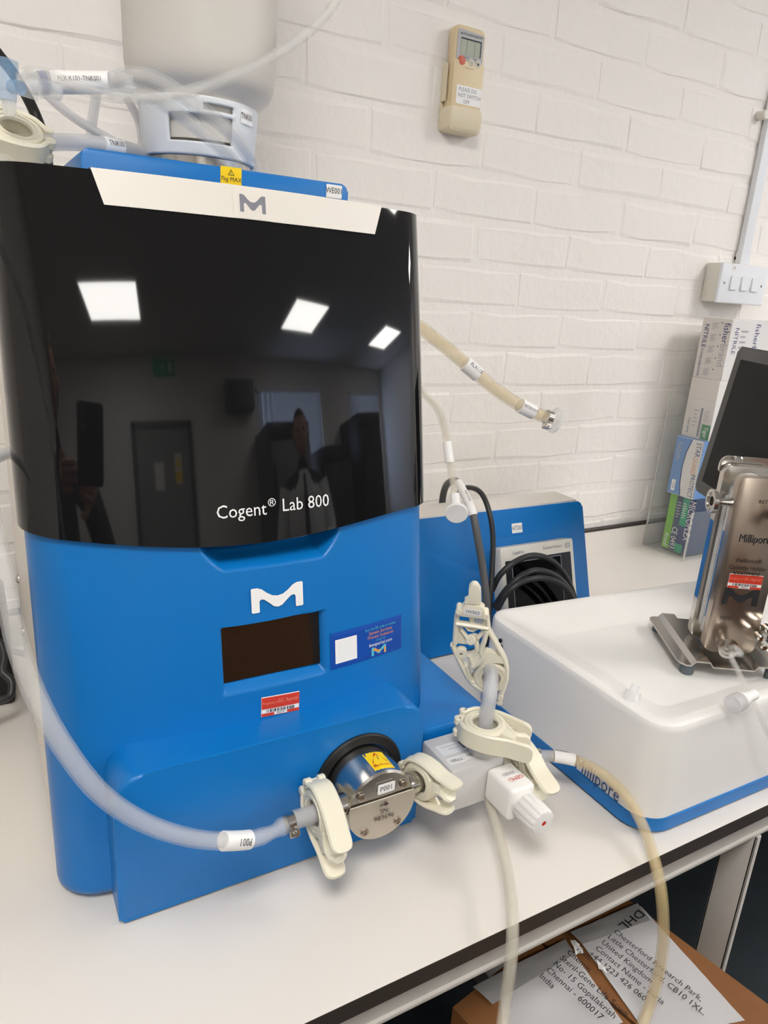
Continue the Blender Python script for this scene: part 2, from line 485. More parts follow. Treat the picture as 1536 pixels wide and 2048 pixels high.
for x in (-1.45, .787, 3.3):
    for y0, y1 in ((.386, .426), (1.05, 1.1)):
        # bent channel: a web with a narrow lip at the front
        g = G(); g.box((x, y0, ZF), (x + .003, y1, BZ - .054), .0008); g.box((x, y0, ZF), (x + .010, y0 + .003, BZ - .054), .0008); g.box((x, y1 - .003, ZF), (x + .010, y1, BZ - .054), .0008)
        g.build('leg', 'frame_paint', t)
    G().box((x, .427, ZF + .12), (x + .05, 1.05, ZF + .17), .003).build('foot_rail', 'frame_paint', t)
# dark back panel of the service void under the bench
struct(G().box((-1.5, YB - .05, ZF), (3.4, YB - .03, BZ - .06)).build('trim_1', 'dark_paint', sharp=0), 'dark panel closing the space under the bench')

# ================================================================== the filtration machine
XC, HW, KB, RC, XB = .229, .199, .656, .030, .221
def y0z(z): return .607 + .182 * (z + .2) + .075 * (z + .2) ** 2
def fsurf(x, z):
    d = abs(x - XC); y = y0z(z) + KB * (x - XB) ** 2
    e = d - (HW - RC)
    if e > 0: y += RC - math.sqrt(max(0, RC * RC - min(e, RC) ** 2))
    return y
def yback(z): return y0z(z) + KB * HW * HW + RC + .012
def fnorm(x, z):
    h = .0005
    gx = (fsurf(x + h, z) - fsurf(x - h, z)) / (2 * h); gz = (fsurf(x, z + h) - fsurf(x, z - h)) / (2 * h)
    return V((gx, -1, gz)).normalized()
def front(px, py):
    r = ray(px, py); r = r / r.y; t = .62
    for _ in range(40): t = t * .4 + .6 * fsurf(r.x * t, r.z * t)
    return V((r.x * t, r.z * t))
def onfront(cx, cz, lift=0., tilt=0.):
    """flat print that follows the curved front"""
    c, s = math.cos(tilt), math.sin(tilt)
    def fn(x, y, z=0.):
        X = cx + x * c - y * s; Zz = cz + x * s + y * c
        return V((X, fsurf(X, Zz), Zz)) + fnorm(X, Zz) * (z + lift)
    return fn
ZT, PROUD = .0735, .005
_div = [(XC - HW, atp(48, 1050, (XC - HW, 0, 0), V((1, 0, 0))).z + .002)] + sorted([tuple(front(*p)) for p in ((130, 1077), (200, 1085), (300, 1092), (400, 1093), (520, 1083), (640, 1062), (750, 1032))]) + [(XC + HW - .004, at(849, 1001, .640).z)]
_pf = np.polyfit([p[0] - XC for p in _div], [p[1] for p in _div], 4)
def zdiv(x): return float(np.polyval(_pf, x - XC))      # lower edge of the black door
MACH = thing('filtration_machine', 'tall blue and white tangential flow filtration machine with a black mirror-like door', 'machine', (XC, .75, BZ))
def sst(a, b, x):
    t = min(1, max(0, (x - a) / (b - a))); return t * t * (3 - 2 * t)
# --- measured places on the front
DSP = [front(*p) for p in ((450, 1258), (640, 1227), (640, 1330), (453, 1370))]
DX0, DX1 = (DSP[0].x + DSP[3].x) / 2, (DSP[1].x + DSP[2].x) / 2
DZ1, DZ0 = (DSP[0].y + DSP[1].y) / 2, (DSP[2].y + DSP[3].y) / 2
NL, NR = front(400, 1093).x, front(680, 1055).x
NZ = min(front(450, 1142).y, front(620, 1118).y)
def dent(x, z):
    """finger recess below the door and the bevelled pocket of the display"""
    e = min((x - DX0 + .004) / .005, (DX1 + .007 - x) / .008, (z - DZ0 + .011) / .012, (DZ1 + .002 - z) / .003)
    d = .012 * sst(0, 1, e)
    s = (z - NZ) / max(.01, zdiv(x) - NZ)                      # 0 at the lip, 1 at the door
    lo = NL + .020 * (1 - min(1, max(0, s))) ** 1.6; hi = NR - .020 * (1 - min(1, max(0, s))) ** 1.6
    e2 = min(x - lo, hi - x, (z - NZ) * 1.3)
    d2 = .034 * sst(-.001, .013, e2)
    return max(d, d2)
cols = []
n = 250
for i in range(n + 1):
    a = -math.pi / 2 + math.pi * i / n
    u = i / n * 2 - 1
    cols.append(XC + HW * (.55 * u + .45 * math.sin(u * math.pi / 2)))
rows = 200
vs, fs = [], []
zb = BZ + .004
for j in range(rows + 1):
    L = []
    for x in [None] + cols + [None]: pass
    for i in range(len(cols) + 2):
        x = XC - HW if i == 0 else XC + HW if i == len(cols) + 1 else cols[i - 1]
        z1 = zdiv(x) + .012; z = zb + (z1 - zb) * j / rows
        if i in (0, len(cols) + 1): vs.append(V((x, yback(z), z)))
        else:
            rb = max(0., .014 - (z - zb)); y = fsurf(x, z) + dent(x, z)
            if rb > 0: y += .014 - math.sqrt(max(0, .014 ** 2 - rb ** 2))
            vs.append(V((x, y, z)))
w_ = len(cols) + 2
for j in range(rows):
    for i in range(w_ - 1): a = j * w_ + i; fs.append([a, a + 1, a + w_ + 1, a + w_])
g = G().add(vs, fs)
g.add([vs[i] for i in range(w_)], [list(range(w_))])
shell = g.build('front_shell', 'blue', MACH, sharp=50)
# --- black door
def door_grid(xs, zlo, zhi, lift, nz, back=None):
    vs, fs = [], []; w_ = len(xs)
    for j in range(nz + 1):
        for x in xs:
            z = zlo(x) + (zhi(x) - zlo(x)) * j / nz
            p = V((x, fsurf(x, z), z)); nn = fnorm(x, z)
            nn = V((nn.x if abs(x - XC) < HW - .004 else math.copysign(.7, x - XC), nn.y, nn.z)).normalized()
            vs.append(p + nn * lift)
    for j in range(nz):
        for i in range(w_ - 1): a = j * w_ + i; fs.append([a, a + 1, a + w_ + 1, a + w_])
    return vs, fs
nz = 70
dc = cols[::2]
vs, fs = door_grid(dc, zdiv, lambda x: ZT, PROUD, nz); w_ = len(dc)
g = G().add(vs, fs)
rim = [j * w_ for j in range(nz + 1)] + [nz * w_ + i for i in range(1, w_)] + [j * w_ + w_ - 1 for j in range(nz - 1, -1, -1)] + [i for i in range(w_ - 2, 0, -1)]
o0 = len(g.v)
for q in rim:
    p = vs[q]; z = p.z
    if q % w_ in (0, w_ - 1): b = V((p.x, yback(z) + .001, z))
    else: b = V((p.x, p.y + .014, z))
    g.v.append(b)
N = len(rim)
for i in range(N): g.f.append([rim[i], rim[(i + 1) % N], o0 + (i + 1) % N, o0 + i]); g.m.append(0)
door = g.build('door', 'door_black', MACH, sharp=40)
# --- white grip strip let into the top of the door
HL0, HL1 = front(180, 330).x, front(208, 413).x
HR0, HR1 = front(755, 405).x, front(742, 472).x
HZ0 = (front(208, 413).y + front(742, 472).y) / 2
nx = 90; vs = []; fs = []; ny = 14
for j in range(ny + 1):
    s = j / ny; z = HZ0 + (ZT + .001 - HZ0) * s
    xl = HL1 + (HL0 - HL1) * s; xr = HR1 + (HR0 - HR1) * s
    for i in range(nx + 1):
        u = i / nx; x = xl + (xr - xl) * u
        zz = z
        vs.append(V((x, fsurf(x, zz), zz)) + fnorm(x, zz) * (PROUD + .0012))
w_ = nx + 1
for j in range(ny):
    for i in range(nx): a = j * w_ + i; fs.append([a, a + 1, a + w_ + 1, a + w_])
g = G().add(vs, fs)
top = [ny * w_ + i for i in range(w_)]; o0 = len(g.v)
g.v += [vs[q] + V((0, .035, .001)) for q in top]
for i in range(nx): g.f.append([top[i], top[i + 1], o0 + i + 1, o0 + i]); g.m.append(0)
bot = list(range(w_)); o0 = len(g.v); g.v += [vs[q] + V((0, .004, 0)) for q in bot]
for i in range(nx): g.f.append([bot[i], bot[i + 1], o0 + i + 1, o0 + i]); g.m.append(0)
grip = g.build('grip_strip', 'white_shell', MACH, sharp=40)
q = front(500, 413)
decal('badge', onfront(q.x, q.y, PROUD + .0014), .034, .025, 'white_shell', [logo(0, 0, .0235, .0145, 'ink_grey')], grip, grid=(14, 6), thick=.0002, lift=.0004)
# --- door lettering and marks
q0, q1 = front(424, 1022), front(651, 1002)
w_ = (q1 - q0).length
decal('lettering', onfront((q0.x + q1.x) / 2, (q0.y + q1.y) / 2, PROUD + .0004), w_, .02, None,
      [T('Cogent', -w_ * .275, -.001, .0125, 'label', .93), T('®', -w_ * .02, .004, .008, 'label'), T('Lab 800', w_ * .285, .0005, .0125, 'label', .93)], door, label='white lettering on the black door')
q0, q1 = front(502, 1208), front(605, 1192)
decal('logo', onfront((q0.x + q1.x) / 2, (front(500, 1200).y + front(605, 1192).y) / 2 + .001, .0006), .05, .03, None, [logo(0, 0, (q1.x - q0.x), .0235, 'label')], shell, label='white logo on the blue front')
# --- display
yd = fsurf((DX0 + DX1) / 2, (DZ0 + DZ1) / 2) + .0105
sl = .182
o = V(((DX0 + DX1) / 2, yd - .002, (DZ0 + DZ1) / 2)); vv = V((0, sl - .02, 1))
dp = G().prism(rrect(DX1 - DX0 + .004, DZ1 - DZ0 + .004, .001, 2), o, (1, 0, 0), vv, (-.003, 0)).build('display', 'display_glass', MACH)
decal('status_text', flat(o + V((-.024, -.0002, .017)), (1, 0, 0), vv), .03, .006, None, [T('Optimus', 0, 0, .006, 'red')], dp) if False else None
# --- stickers
c = [front(*p) for p in ((660, 1268), (802, 1228), (802, 1297), (660, 1339))]
sw, sh = ((c[1].x - c[0].x) + (c[2].x - c[3].x)) / 2, ((c[0].y - c[3].y) + (c[1].y - c[2].y)) / 2
cx, cz = sum(p.x for p in c) / 4, sum(p.y for p in c) / 4
til = math.atan2(c[1].y - c[0].y, c[1].x - c[0].x)
decal('service_sticker', onfront(cx, cz, 0, til), sw, sh, 'blue_sticker', [Rc(-sw * .44, -sh * .36, -sw * .155, sh * .3, 'label'),
      T('Scan the QR code to contact', sw * .18, sh * .34, sh * .085, 'cyan_print', .8), T('System Services', sw * .18, sh * .22, sh * .095, 'orange_print'), T('Process Solutions', sw * .18, sh * .1, sh * .095, 'orange_print'),
      T('or go to', sw * .18, -.0002, sh * .07, 'cyan_print'), T('biosportal.com', sw * .18, -sh * .12, sh * .1, 'label'),
      logo(sw * .15, -sh * .32, sw * .21, sh * .24, 'cyan_print'), P([(sw * .06, -sh * .27), (sw * .1, -sh * .22), (sw * .14, -sh * .31), (sw * .19, -sh * .31), (sw * .15, -sh * .38)], 'orange_print'), Rc(sw * .225, -sh * .43, sw * .25, -sh * .27, 'orange_print')], MACH, grid=(36, 10), lift=.0006, label='blue service sticker with a white square and yellow print')
c = [front(*p) for p in ((522, 1400), (598, 1386), (598, 1424), (522, 1439))]
sw, sh = c[1].x - c[0].x, (c[0].y - c[3].y + c[1].y - c[2].y) / 2
decal('asset_sticker', onfront(sum(p.x for p in c) / 4, sum(p.y for p in c) / 4 + .0025, 0, math.atan2(c[1].y - c[0].y, c[1].x - c[0].x)), sw, sh, 'label', asset_items(sw, sh), MACH, grid=(20, 8), lift=.0006, label='red and white inventory sticker with a barcode')
# --- white cover behind the front shell
side = [(yback(BZ + .012), BZ + .012)] + [(.985, BZ + .012), (.985, .058), (yback(.058), .058)] + [(yback(.058 - .6 * k / 8), .058 - .6 * k / 8) for k in range(1, 8)]
G().prism([V((a, b)) for a, b in side], (0, 0, 0), (0, 1, 0), (0, 0, 1), (XC - HW + .0015, XC + HW - .0015), .0).build('cover', 'white_shell', MACH)
G().box((XC - HW + .004, .62, BZ + .001), (XC + HW - .004, .98, BZ + .012)).build('plinth', 'blue_deep', MACH)
for px, py in ((38, 1157), (48, 1262)):
    p = atp(px, py, (XC - HW + .0015, 0, 0), V((1, 0, 0)))
    G().lathe(p, (-1, 0, 0), [(0, .006), (.001, .006), (.003, .0045), (.0035, .002)], 14).build('cover_screw', 'steel', MACH)
# --- skirt below the front, carrying the pump
SY, SX0, SX1, SZ = .535, .072, .381, -.405
pts = rounded([V((SX0, BZ + .003)), V((SX1, BZ + .003)), V((SX1, SZ)), V((SX0, SZ))], [.004, .004, .026, .026], 8)
skirt = G().prism(pts, (0, 0, 0), (1, 0, 0), (0, 0, 1), (-.60, -SY), .005, 3, bevback=False).build('skirt', 'blue', MACH)
# --- low base running back along the right-hand side
g = G(); g.box((.375, .553, BZ + .003), (.49, .985, -.4555), .006, 3)
base_r = g.build('side_base', 'blue', MACH)
G().box((.384, .5475, -.543), (.482, .553, -.470), .004, 2).build('side_base_panel', 'blue', base_r)
# --- pump
PX, PZ, PY, PR = .3065, -.4725, .487, .0365
pump = G().lathe((PX, SY + .001, PZ), (0, -1, 0), [(0, PR), (.001, PR), (SY - PY - .002, PR), (SY - PY, PR - .002), (SY - PY + .0005, .002)], 56).build('pump', 'steel', MACH)
G().lathe((PX, SY + .001, PZ), (0, -1, 0), [(0, .0485), (.003, .0485), (.0045, .047), (.0045, .0385), (.002, .0372)], 56, caps=False).build('seal_ring', 'black_rubber', pump)
a0 = math.radians(14)
seg = [V((PR * .985 * math.cos(a), PR * .985 * math.sin(a))) for a in [math.pi - a0 + (math.pi + 2 * a0) * k / 30 for k in range(31)]]
til = math.radians(-0)
G().prism(seg, (PX, PY - .0006, PZ), (1, 0, 0), (0, 0, 1), (-.0002, .0014), .0005, 1).build('face_plate', 'steel_soiled', pump)
for ax, az in ((-.023, .0165), (.023, .0165), (-.018, -.0235), (.018, -.0235)):
    G().lathe((PX + ax, PY + (.0005 if az > 0 else -.0012), PZ + az), (0, -1, 0), [(0, .0042), (.0022, .0042), (.0026, .0036), (.0026, .002), (.0012, .0016)], 16).build('screw', 'steel_brushed', pump)
fm = flat((PX, PY - .0024, PZ), (1, 0, 0), (0, 0, 1))
decal('face_print', fm, .03, .03, None, [T('SN:', .002, -.005, .0052, 'ink_brown'), T('983696', .002, -.0125, .0056, 'ink_brown'), P([(-.004, .0032), (.002, .0032), (.002, .0052), (.0062, .0025), (.002, -.0002), (.002, .0018), (-.004, .0018)], 'ink_brown')], pump, label='stamped serial number and arrow')
fm = flat((PX + .003, PY - .0008, PZ + .0195), (1, 0, 0), (0, 0, 1))
decal('tag_label', fm, .0185, .0105, 'label', [T('P001', 0, 0, .0058, 'ink', .9)], pump, thick=.0006, r=.0012)
rm = roundmap((PX, PY + .0195, PZ), (0, 1, 0), (.14, 0, .99), PR)
fnw = lambda x, y, z=0.: rm(y, -x, z)
decal('warning_label', fnw, .0225, .027, 'yellow', [P([(-.0085, -.003), (.0085, -.003), (0, .0115)], 'red'), P([(-.006, -.0012), (.006, -.0012), (0, .0084)], 'yellow'), Rc(-.0004, .0004, .0004, .0050, 'ink'), T('Read the manual', 0, -.0078, .0026, 'red', .8), T('R', -.0075, -.0078, .005, 'red')], pump, grid=(6, 4))
for s in (-1, 1):
    G().lathe((PX + s * (PR - .004), PY + .012, PZ + .004), (s, 0, 0), [(0, .011), (.012, .011), (.013, .0095), (.020, .0095), (.021, .0125), (.024, .0125)], 24).build('port', 'steel', pump)

# ================================================================== clamps, sensor block, valve and tubing at the pump
def ribbon(g, pts, half, th, c, d, e, a, mi=0):
    """a band following pts (d, e), half[i] wide either way along a, th thick"""
    pts = [V(p) for p in pts]; n = len(pts); loops = []
    for i in range(n):
        tg = (pts[min(i + 1, n - 1)] - pts[max(i - 1, 0)]).normalized(); nr = V((-tg.y, tg.x)) * th / 2
        o, q = pts[i] + nr, pts[i] - nr; h = half[i]; b = min(th * .35, h * .4)
        at2 = lambda p, k: c + d * p.x + e * p.y + a * k
        m1, m2 = pts[i] + nr * (1 - b / th * 2), pts[i] - nr * (1 - b / th * 2)
        loops.append([at2(o, -h + b), at2(o, h - b), at2(m1, h), at2(m2, h), at2(q, h - b), at2(q, -h + b), at2(m2, -h), at2(m1, -h)])
    return g.loft(loops, mi, True, True)
def clamp(label, c, axis, d, s=1., group='cream plastic pipe clamps'):
    c = V(c); a = V(axis).normalized(); d = V(d); d = (d - a * d.dot(a)).normalized(); e = a.cross(d)
    t = thing('pipe_clamp', label, 'clamp', c, group)
    g = G()
    g.lathe(c - a * .0085 * s, a, [(q[0] * s, q[1] * s) for q in ((0, .0125), (0, .0195), (.002, .0210), (.015, .0210), (.017, .0195), (.017, .0125), (.0145, .0120), (.0145, .0150), (.0025, .0150), (.0025, .0120), (0, .0125))], 32, caps=False)
    for k in (-1, 1):
        g.lathe(c + a * .0085 * s * k, a * k, [(0, .0165 * s), (.0010 * s, .0165 * s), (.0010 * s, .0152 * s), (0, .0152 * s)], 32, caps=False)
    g.build('collar', 'cream', t)
    for k in (-1, 1):
        pl = smooth_path([V((x, y * k, 0)) * s for x, y in ((-.0235, .0075), (-.0150, .0185), (-.002, .0225), (.012, .0222), (.027, .0185), (.036 if k > 0 else .043, .0166 if k > 0 else .0178), (.0415 if k > 0 else .0505, .0158 if k > 0 else .0168))], 5)
        n_ = len(pl); hw = []
        for i in range(n_):
            L = (pl[-1] - pl[i]).length; hw.append(.0098 * s * (1 if L > .008 * s else .45 + .55 * math.sqrt(max(0, 1 - (1 - L / (.008 * s)) ** 2))))
        g = ribbon(G(), [p.to_2d() for p in pl], hw, .0042 * s, c, d, e, a)
        # web that ties the wing to the collar
        web = [V((-.012, .016)), V((.012, .020)), V((.026, .0165)), V((.020, .011)), V((.012, .0165)), V((0, .0195))]
        web = [V((p.x, p.y * k)) * s for p in web]
        g.prism(web if k > 0 else web[::-1], c, d, e, (-.0015 * s, .0015 * s))
        g.build('wing', 'cream', t)
    # thumb latch between the wings
    pl = smooth_path([V((x, y, 0)) * s for x, y in ((.0195, .006), (.024, .0005), (.030, -.0025), (.037, -.0010), (.0425, .0030))], 4)
    hw = [.0088 * s * (1 if i < len(pl) - 3 else .9 - .18 * (i - len(pl) + 3)) for i in range(len(pl))]
    g = ribbon(G(), [p.to_2d() for p in pl], hw, .0060 * s, c, d, e, a)
    pts = [V(p) * s for p in ((.0165, -.010), (.030, -.013), (.033, -.004), (.024, .004), (.0165, .010))]
    g.prism(pts, c, d, e, (-.0080 * s, .0080 * s), .0015 * s, 2)
    g.build('latch', 'cream', t)
    g = G()
    for y, k0, k1 in ((.0075, -.0098, -.0030), (.0075, .0030, .0098), (-.0075, -.0098, -.0030), (-.0075, .0030, .0098), (0, -.0030, .0030)):
        g.cyl(c - d * .0245 * s + e * y * s + a * k0 * s, c - d * .0245 * s + e * y * s + a * k1 * s, .0043 * s, seg=12, bev=.0008 * s)
    g.box((-.0275 * s, -.0075 * s, -.006 * s), (-.0205 * s, .0075 * s, .006 * s), .001 * s, 1, M=Matrix((d, e, a)).transposed().to_4x4() if False else Matrix.Translation(c) @ Matrix((d, e, a)).transposed().to_4x4())
    g.build('hinge', 'cream', t)
    return t
CY, CZp = PY + .012, PZ + .004
clamp('cream plastic clamp left of the steel pump, wings pointing down at the worktop', (PX - PR - .021, CY, CZp), (-1, 0, 0), (0, -.86, -.50), 1.08)
clamp('cream plastic clamp between the steel pump and the grey sensor block', (PX + PR + .017, CY, CZp), (.97, .23, 0), (.23, -.96, .05), .95)
# grey sensor block
t = thing('sensor_block', 'pale grey plastic sensor block with two white tags right of the pump', 'sensor block', (.418, .52, -.512))
sb = G().box((.389, .488, -.513), (.455, .5465, -.4625), .0025, 2).build('housing', 'nylon', t)
fmt = flat((.408, .509, -.4625), (-1, 0, 0), (0, -1, 0))
decal('tag_label', flat((.4035, .5035, -.4625), (-1, 0, 0), (0, -1, 0)), .0195, .010, 'label', [T('TT001', 0, 0, .0048, 'ink', .85)], t)
decal('tag_label', flat((.4240, .5045, -.4625), (-1, 0, 0), (0, -1, 0)), .0195, .010, 'label', [T('PT001', 0, 0, .0048, 'ink', .85)], t)
decal('foil_label', flat((.4115, .5225, -.4625), (-1, 0, 0), (0, -1, 0)), .033, .017, 'switch_white', [Rc(-.014, -.006, -.011, .006, 'ink_grey'), Rc(-.008, -.004, .012, -.0035, 'ink_grey'), Rc(-.008, .001, .006, .0015, 'ink_grey')], t)
G().cyl((.436, .505, -.4625), (.436, .505, -.450), .0125, seg=24).build('spigot', 'nylon', t)
G().cyl((.455, .515, -.488), (.472, .515, -.488), .0105, seg=24).build('spigot', 'nylon', t)
# white hand valve with ribbed knob
VX, VZ = .4480, -.4870
t = thing('hand_valve', 'white hand valve with ribbed round knob and red dot, pointing at the viewer', 'valve', (VX, .45, -.525))
vb = G().box((VX - .0160, .446, VZ - .0200), (VX + .0160, .4875, VZ + .0165), .0045, 4).build('body', 'white_plastic', t)
G().lathe((VX, .447, VZ - .001), (0, -1, 0), [(0, .0135), (.004, .0135), (.005, .0125)], 28).build('neck', 'white_plastic', t)
g = G(); vs = []; K = 60
prof = [(0, .0128), (.002, .0148), (.026, .0142), (.0295, .0132), (.0303, .009), (.0301, .0029), (.0292, .0027)]
for i, (d_, r_) in enumerate(prof):
    for k in range(K):
        a = 2 * math.pi * k / K; rr = r_ * (1 - (.075 * (1 if (k % 5) in (0,) else .35 if k % 5 in (1, 4) else 0) if 1 <= i <= 3 else 0))
        vs.append(V((VX + rr * math.cos(a), .443 - d_, VZ - .001 + rr * math.sin(a))))
g.loft([vs[i * K:(i + 1) * K] for i in range(len(prof))], cap0=True, cap1=True)
kn = g.build('knob', 'white_plastic', t)
G().lathe((VX, .443 - .0292, VZ - .001), (0, -1, 0), [(-.001, .0026), (.0004, .0026)], 16).build('dot', 'red', kn)
decal('tag_print', flat((VX, .467, VZ + .0165), (-1, 0, 0), (0, -1, 0)), .02, .02, None, [T('HV001', .001, -.004, .0050, 'ink_grey', .8), T('GEMÜ', -.002, .005, .0052, 'red', 1.0)], vb)
clamp('cream plastic clamp lying flat on top of the sensor block, clear elbow rising from it', (.438, .505, -.436), (0, 0, 1), (.59, -.81, 0), 1.10)
clamp('cream plastic clamp at the right end of the sensor block, wing past the white knob', (.484, .500, -.485), (1, 0, 0), (0, -.95, -.30), 1.15)
# elbow of milky tube between the flat clamp and the upright valve
HVC = V((.4855, .560, -.4060))
el = smooth_path([(.438, .505, -.452), (.438, .505, -.420), (.440, .506, -.400), (.449, .517, -.388), (.462, .533, -.390), HVC + V((0, .004, 0))], 6)
tag(G().tube(el, .0078, 16, hollow=.62).build('elbow_tube', 'silicone_milky'), 'short milky tube bending up from the flat clamp to the tagged valve', 'tube')
# tall cream valve HV003
def hv_valve():
    ax = V((-.60, -.79, -.12)).normalized()               # the open mouth looks at the elbow
    c = HVC
    up = V((0, 0, 1)); up = (up - ax * up.dot(ax)).normalized(); sd = up.cross(ax)      # sd: to the right in the picture
    t = thing('pinch_valve', 'tall cream plastic valve with open lattice frame and tag HV003', 'valve', c - up * .03)
    def L(x, y):
        p = atp(900 + x / 7.586, 1150 + y / 7.586, c, ax) - c; return V((p.dot(sd), p.dot(up)))
    rc = L(625, 1520); cc = c + sd * rc.x + up * rc.y
    g = G().lathe(cc - ax * .004, ax, [(0, .0108), (0, .0180), (.003, .0195), (.009, .0195), (.0105, .0180), (.0105, .0150), (.009, .0145), (.009, .0128), (.0105, .0124), (.0105, .0108), (0, .0108)], 36, caps=False)
    g.build('collar', 'cream', t)
    G().lathe(cc - ax * .004, ax, [(.0005, .0108), (.0075, .0108), (.0075, .0085), (.0005, .0085)], 28, caps=False).build('ferrule', 'steel', t)
    def bar(pts, w, name, dz=(-.003, .007), m='cream'):
        g = G(); pl = [L(*p) for p in pts]; w = w / 7.586 / 1560
        ribbon(g, pl, [(dz[1] - dz[0]) / 2] * len(pl), w, c + ax * (dz[0] + dz[1]) / 2, sd, up, ax)
        return g.build(name, m, t)
    def pan(pts, name, dz=(-.003, .007), r=.0015, m='cream', bev=.001):
        pl = [L(*p) for p in pts]
        ar = sum(p.x * q.y - q.x * p.y for p, q in zip(pl, pl[1:] + pl[:1]))
        if ar < 0: pl = pl[::-1]
        return G().prism(rounded(pl, r, 3), c, sd, up, dz, bev, 2).build(name, m, t)
    bar([(40, 1030), (90, 1160), (170, 1330), (250, 1490), (330, 1600), (420, 1670), (540, 1740)], 62, 'side_rail')
    bar([(125, 530), (105, 620), (95, 760), (75, 1010)], 66, 'side_rail')
    bar([(555, 560), (570, 700), (585, 810), (680, 980), (770, 1140), (835, 1270), (862, 1400), (855, 1540), (820, 1660), (780, 1760), (755, 1880)], 62, 'side_rail')
    pan([(80, 790), (165, 800), (285, 960), (335, 1045), (80, 1015)], 'web_plate', (-.001, .003))
    pan([(280, 1190), (390, 1140), (560, 1120), (700, 1160), (780, 1210), (835, 1320), (700, 1290), (520, 1320), (345, 1390)], 'lower_plate', (-.003, .006))
    bar([(375, 1380), (330, 1300), (300, 1190)], 60, 'inner_leg'); bar([(250, 1340), (310, 1560), (370, 1590)], 46, 'inner_leg')
    bar([(95, 690), (330, 725), (580, 765)], 56, 'cross_bar', (.0, .009)); bar([(330, 560), (330, 720)], 66, 'post', (-.002, .005)); bar([(520, 590), (520, 760)], 50, 'post', (-.002, .005))
    bar([(165, 800), (280, 950)], 40, 'brace', (-.001, .006)); bar([(235, 745), (280, 800), (350, 815), (420, 770)], 34, 'brace', (-.001, .006)); bar([(530, 790), (490, 860), (425, 930)], 46, 'brace', (-.001, .006))
    bar([(560, 800), (520, 960), (470, 1090), (500, 1190), (440, 1280), (350, 1340)], 60, 'lever', (.001, .010)); bar([(290, 930), (400, 1000), (420, 1100), (370, 1170)], 70, 'lever', (-.001, .007))
    pc = L(350, 970); G().lathe(c + sd * pc.x + up * pc.y, ax * .8 + up * .3 - sd * .4, [(-.004, .0062), (.007, .0062), (.008, .0052)], 20).build('plunger', 'cream', t)
    pc = L(445, 640); G().prism(rrect(.011, .010, .002, 3), c + sd * pc.x + up * pc.y, sd, up, (.0, .006), .001, 1).build('slide', 'clear_plastic', t)
    pc = L(175, 1150); G().lathe(c + sd * pc.x + up * pc.y, ax, [(-.002, .0020), (-.002, .0058), (.007, .0058), (.007, .0020), (-.002, .0020)], 20, caps=False).build('eyelet', 'cream', t)
    pan([(105, 540), (112, 455), (185, 445), (240, 385), (470, 415), (525, 455), (520, 520), (582, 525), (582, 605), (480, 590), (180, 555)], 'head', (-.002, .010), .001)
    pan([(225, 375), (222, 330), (288, 320), (290, 140), (340, 92), (410, 95), (470, 180), (475, 320), (480, 390)], 'toggle', (-.001, .009), .0025, bev=.003)
    for x, y in ((140, 480), (545, 555)):
        pc = L(x, y); p_ = c + sd * pc.x + up * pc.y; G().cyl(p_ - ax * .004, p_ + ax * .012, .0032, seg=14).build('pin', 'cream', t)
    pc = L(352, 492); decal('tag_label', flat(c + sd * pc.x + up * pc.y + ax * .0101, sd - up * .06, up), .0185, .0068, 'label', [T('HV003', 0, 0, .0045, 'ink', .85)], t)
    for x, y in ((765, 1800), (750, 1870)):
        pc = L(x, y); p_ = c + sd * pc.x + up * pc.y; G().cyl(p_ - ax * .003, p_ + ax * .009, .0034, seg=12).build('hinge', 'cream', t)
    pan([(300, 1570), (420, 1400), (500, 1320), (830, 1320), (862, 1400), (855, 1540), (800, 1700), (560, 1735), (420, 1665)], 'lower_jaw', (-.005, -.002), .002, bev=.0006)
hv_valve()

def hose(name, label, pts, r, m, n=8, hollow=.7, cat='tube', seg=14, group=None, pre=None):
    p = pix_path(pts, n)
    if pre: p = smooth_path([V(pre), (V(pre) + p[0]) / 2 + V((0, -.012, .01)), p[0]], 6)[:-1] + p
    t = thing(name, label, cat, p[-1], group)
    G().tube(p, r, seg, hollow=hollow).build('wall', m, t)
    return t, p
def sleeve(t, p, i0, i1, r, txt=None, face=(0, -1, .4), flip=False, m='label', h=.006, ink='ink'):
    q = p[i0:i1 + 1]
    o = G().tube(q, r * 1.07, 18).build('tag_sleeve', m, t)
    if txt:
        c = q[len(q) // 2]; tv = (q[-1] - q[0]).normalized() * (-1 if flip else 1)
        decal('tag_text', roundmap(c, tv, face, r * 1.07), .02, .01, None, [T(txt, 0, 0, h, ink, .85)], o)
    return o
def hose_clip(t, c, ax, r):
    g = G(); c = V(c); ax = V(ax).normalized()
    g.lathe(c - ax * .004, ax, [(0, r), (.0, r + .0012), (.008, r + .0012), (.008, r)], 20, caps=False)
    d = V((0, -.4, -1)); d = (d - ax * d.dot(ax)).normalized(); e = ax.cross(d)
    M = Matrix((ax, e, d)).transposed().to_4x4(); M.translation = c + d * (r + .003)
    g.box((-.005, -.006, -.0035), (.005, .006, .0035), .001, 1, M=M)
    g.cyl(c + d * (r + .003) - e * .010, c + d * (r + .003) + e * .010, .0022, seg=10)
    return g.build('hose_clip', 'steel', t)
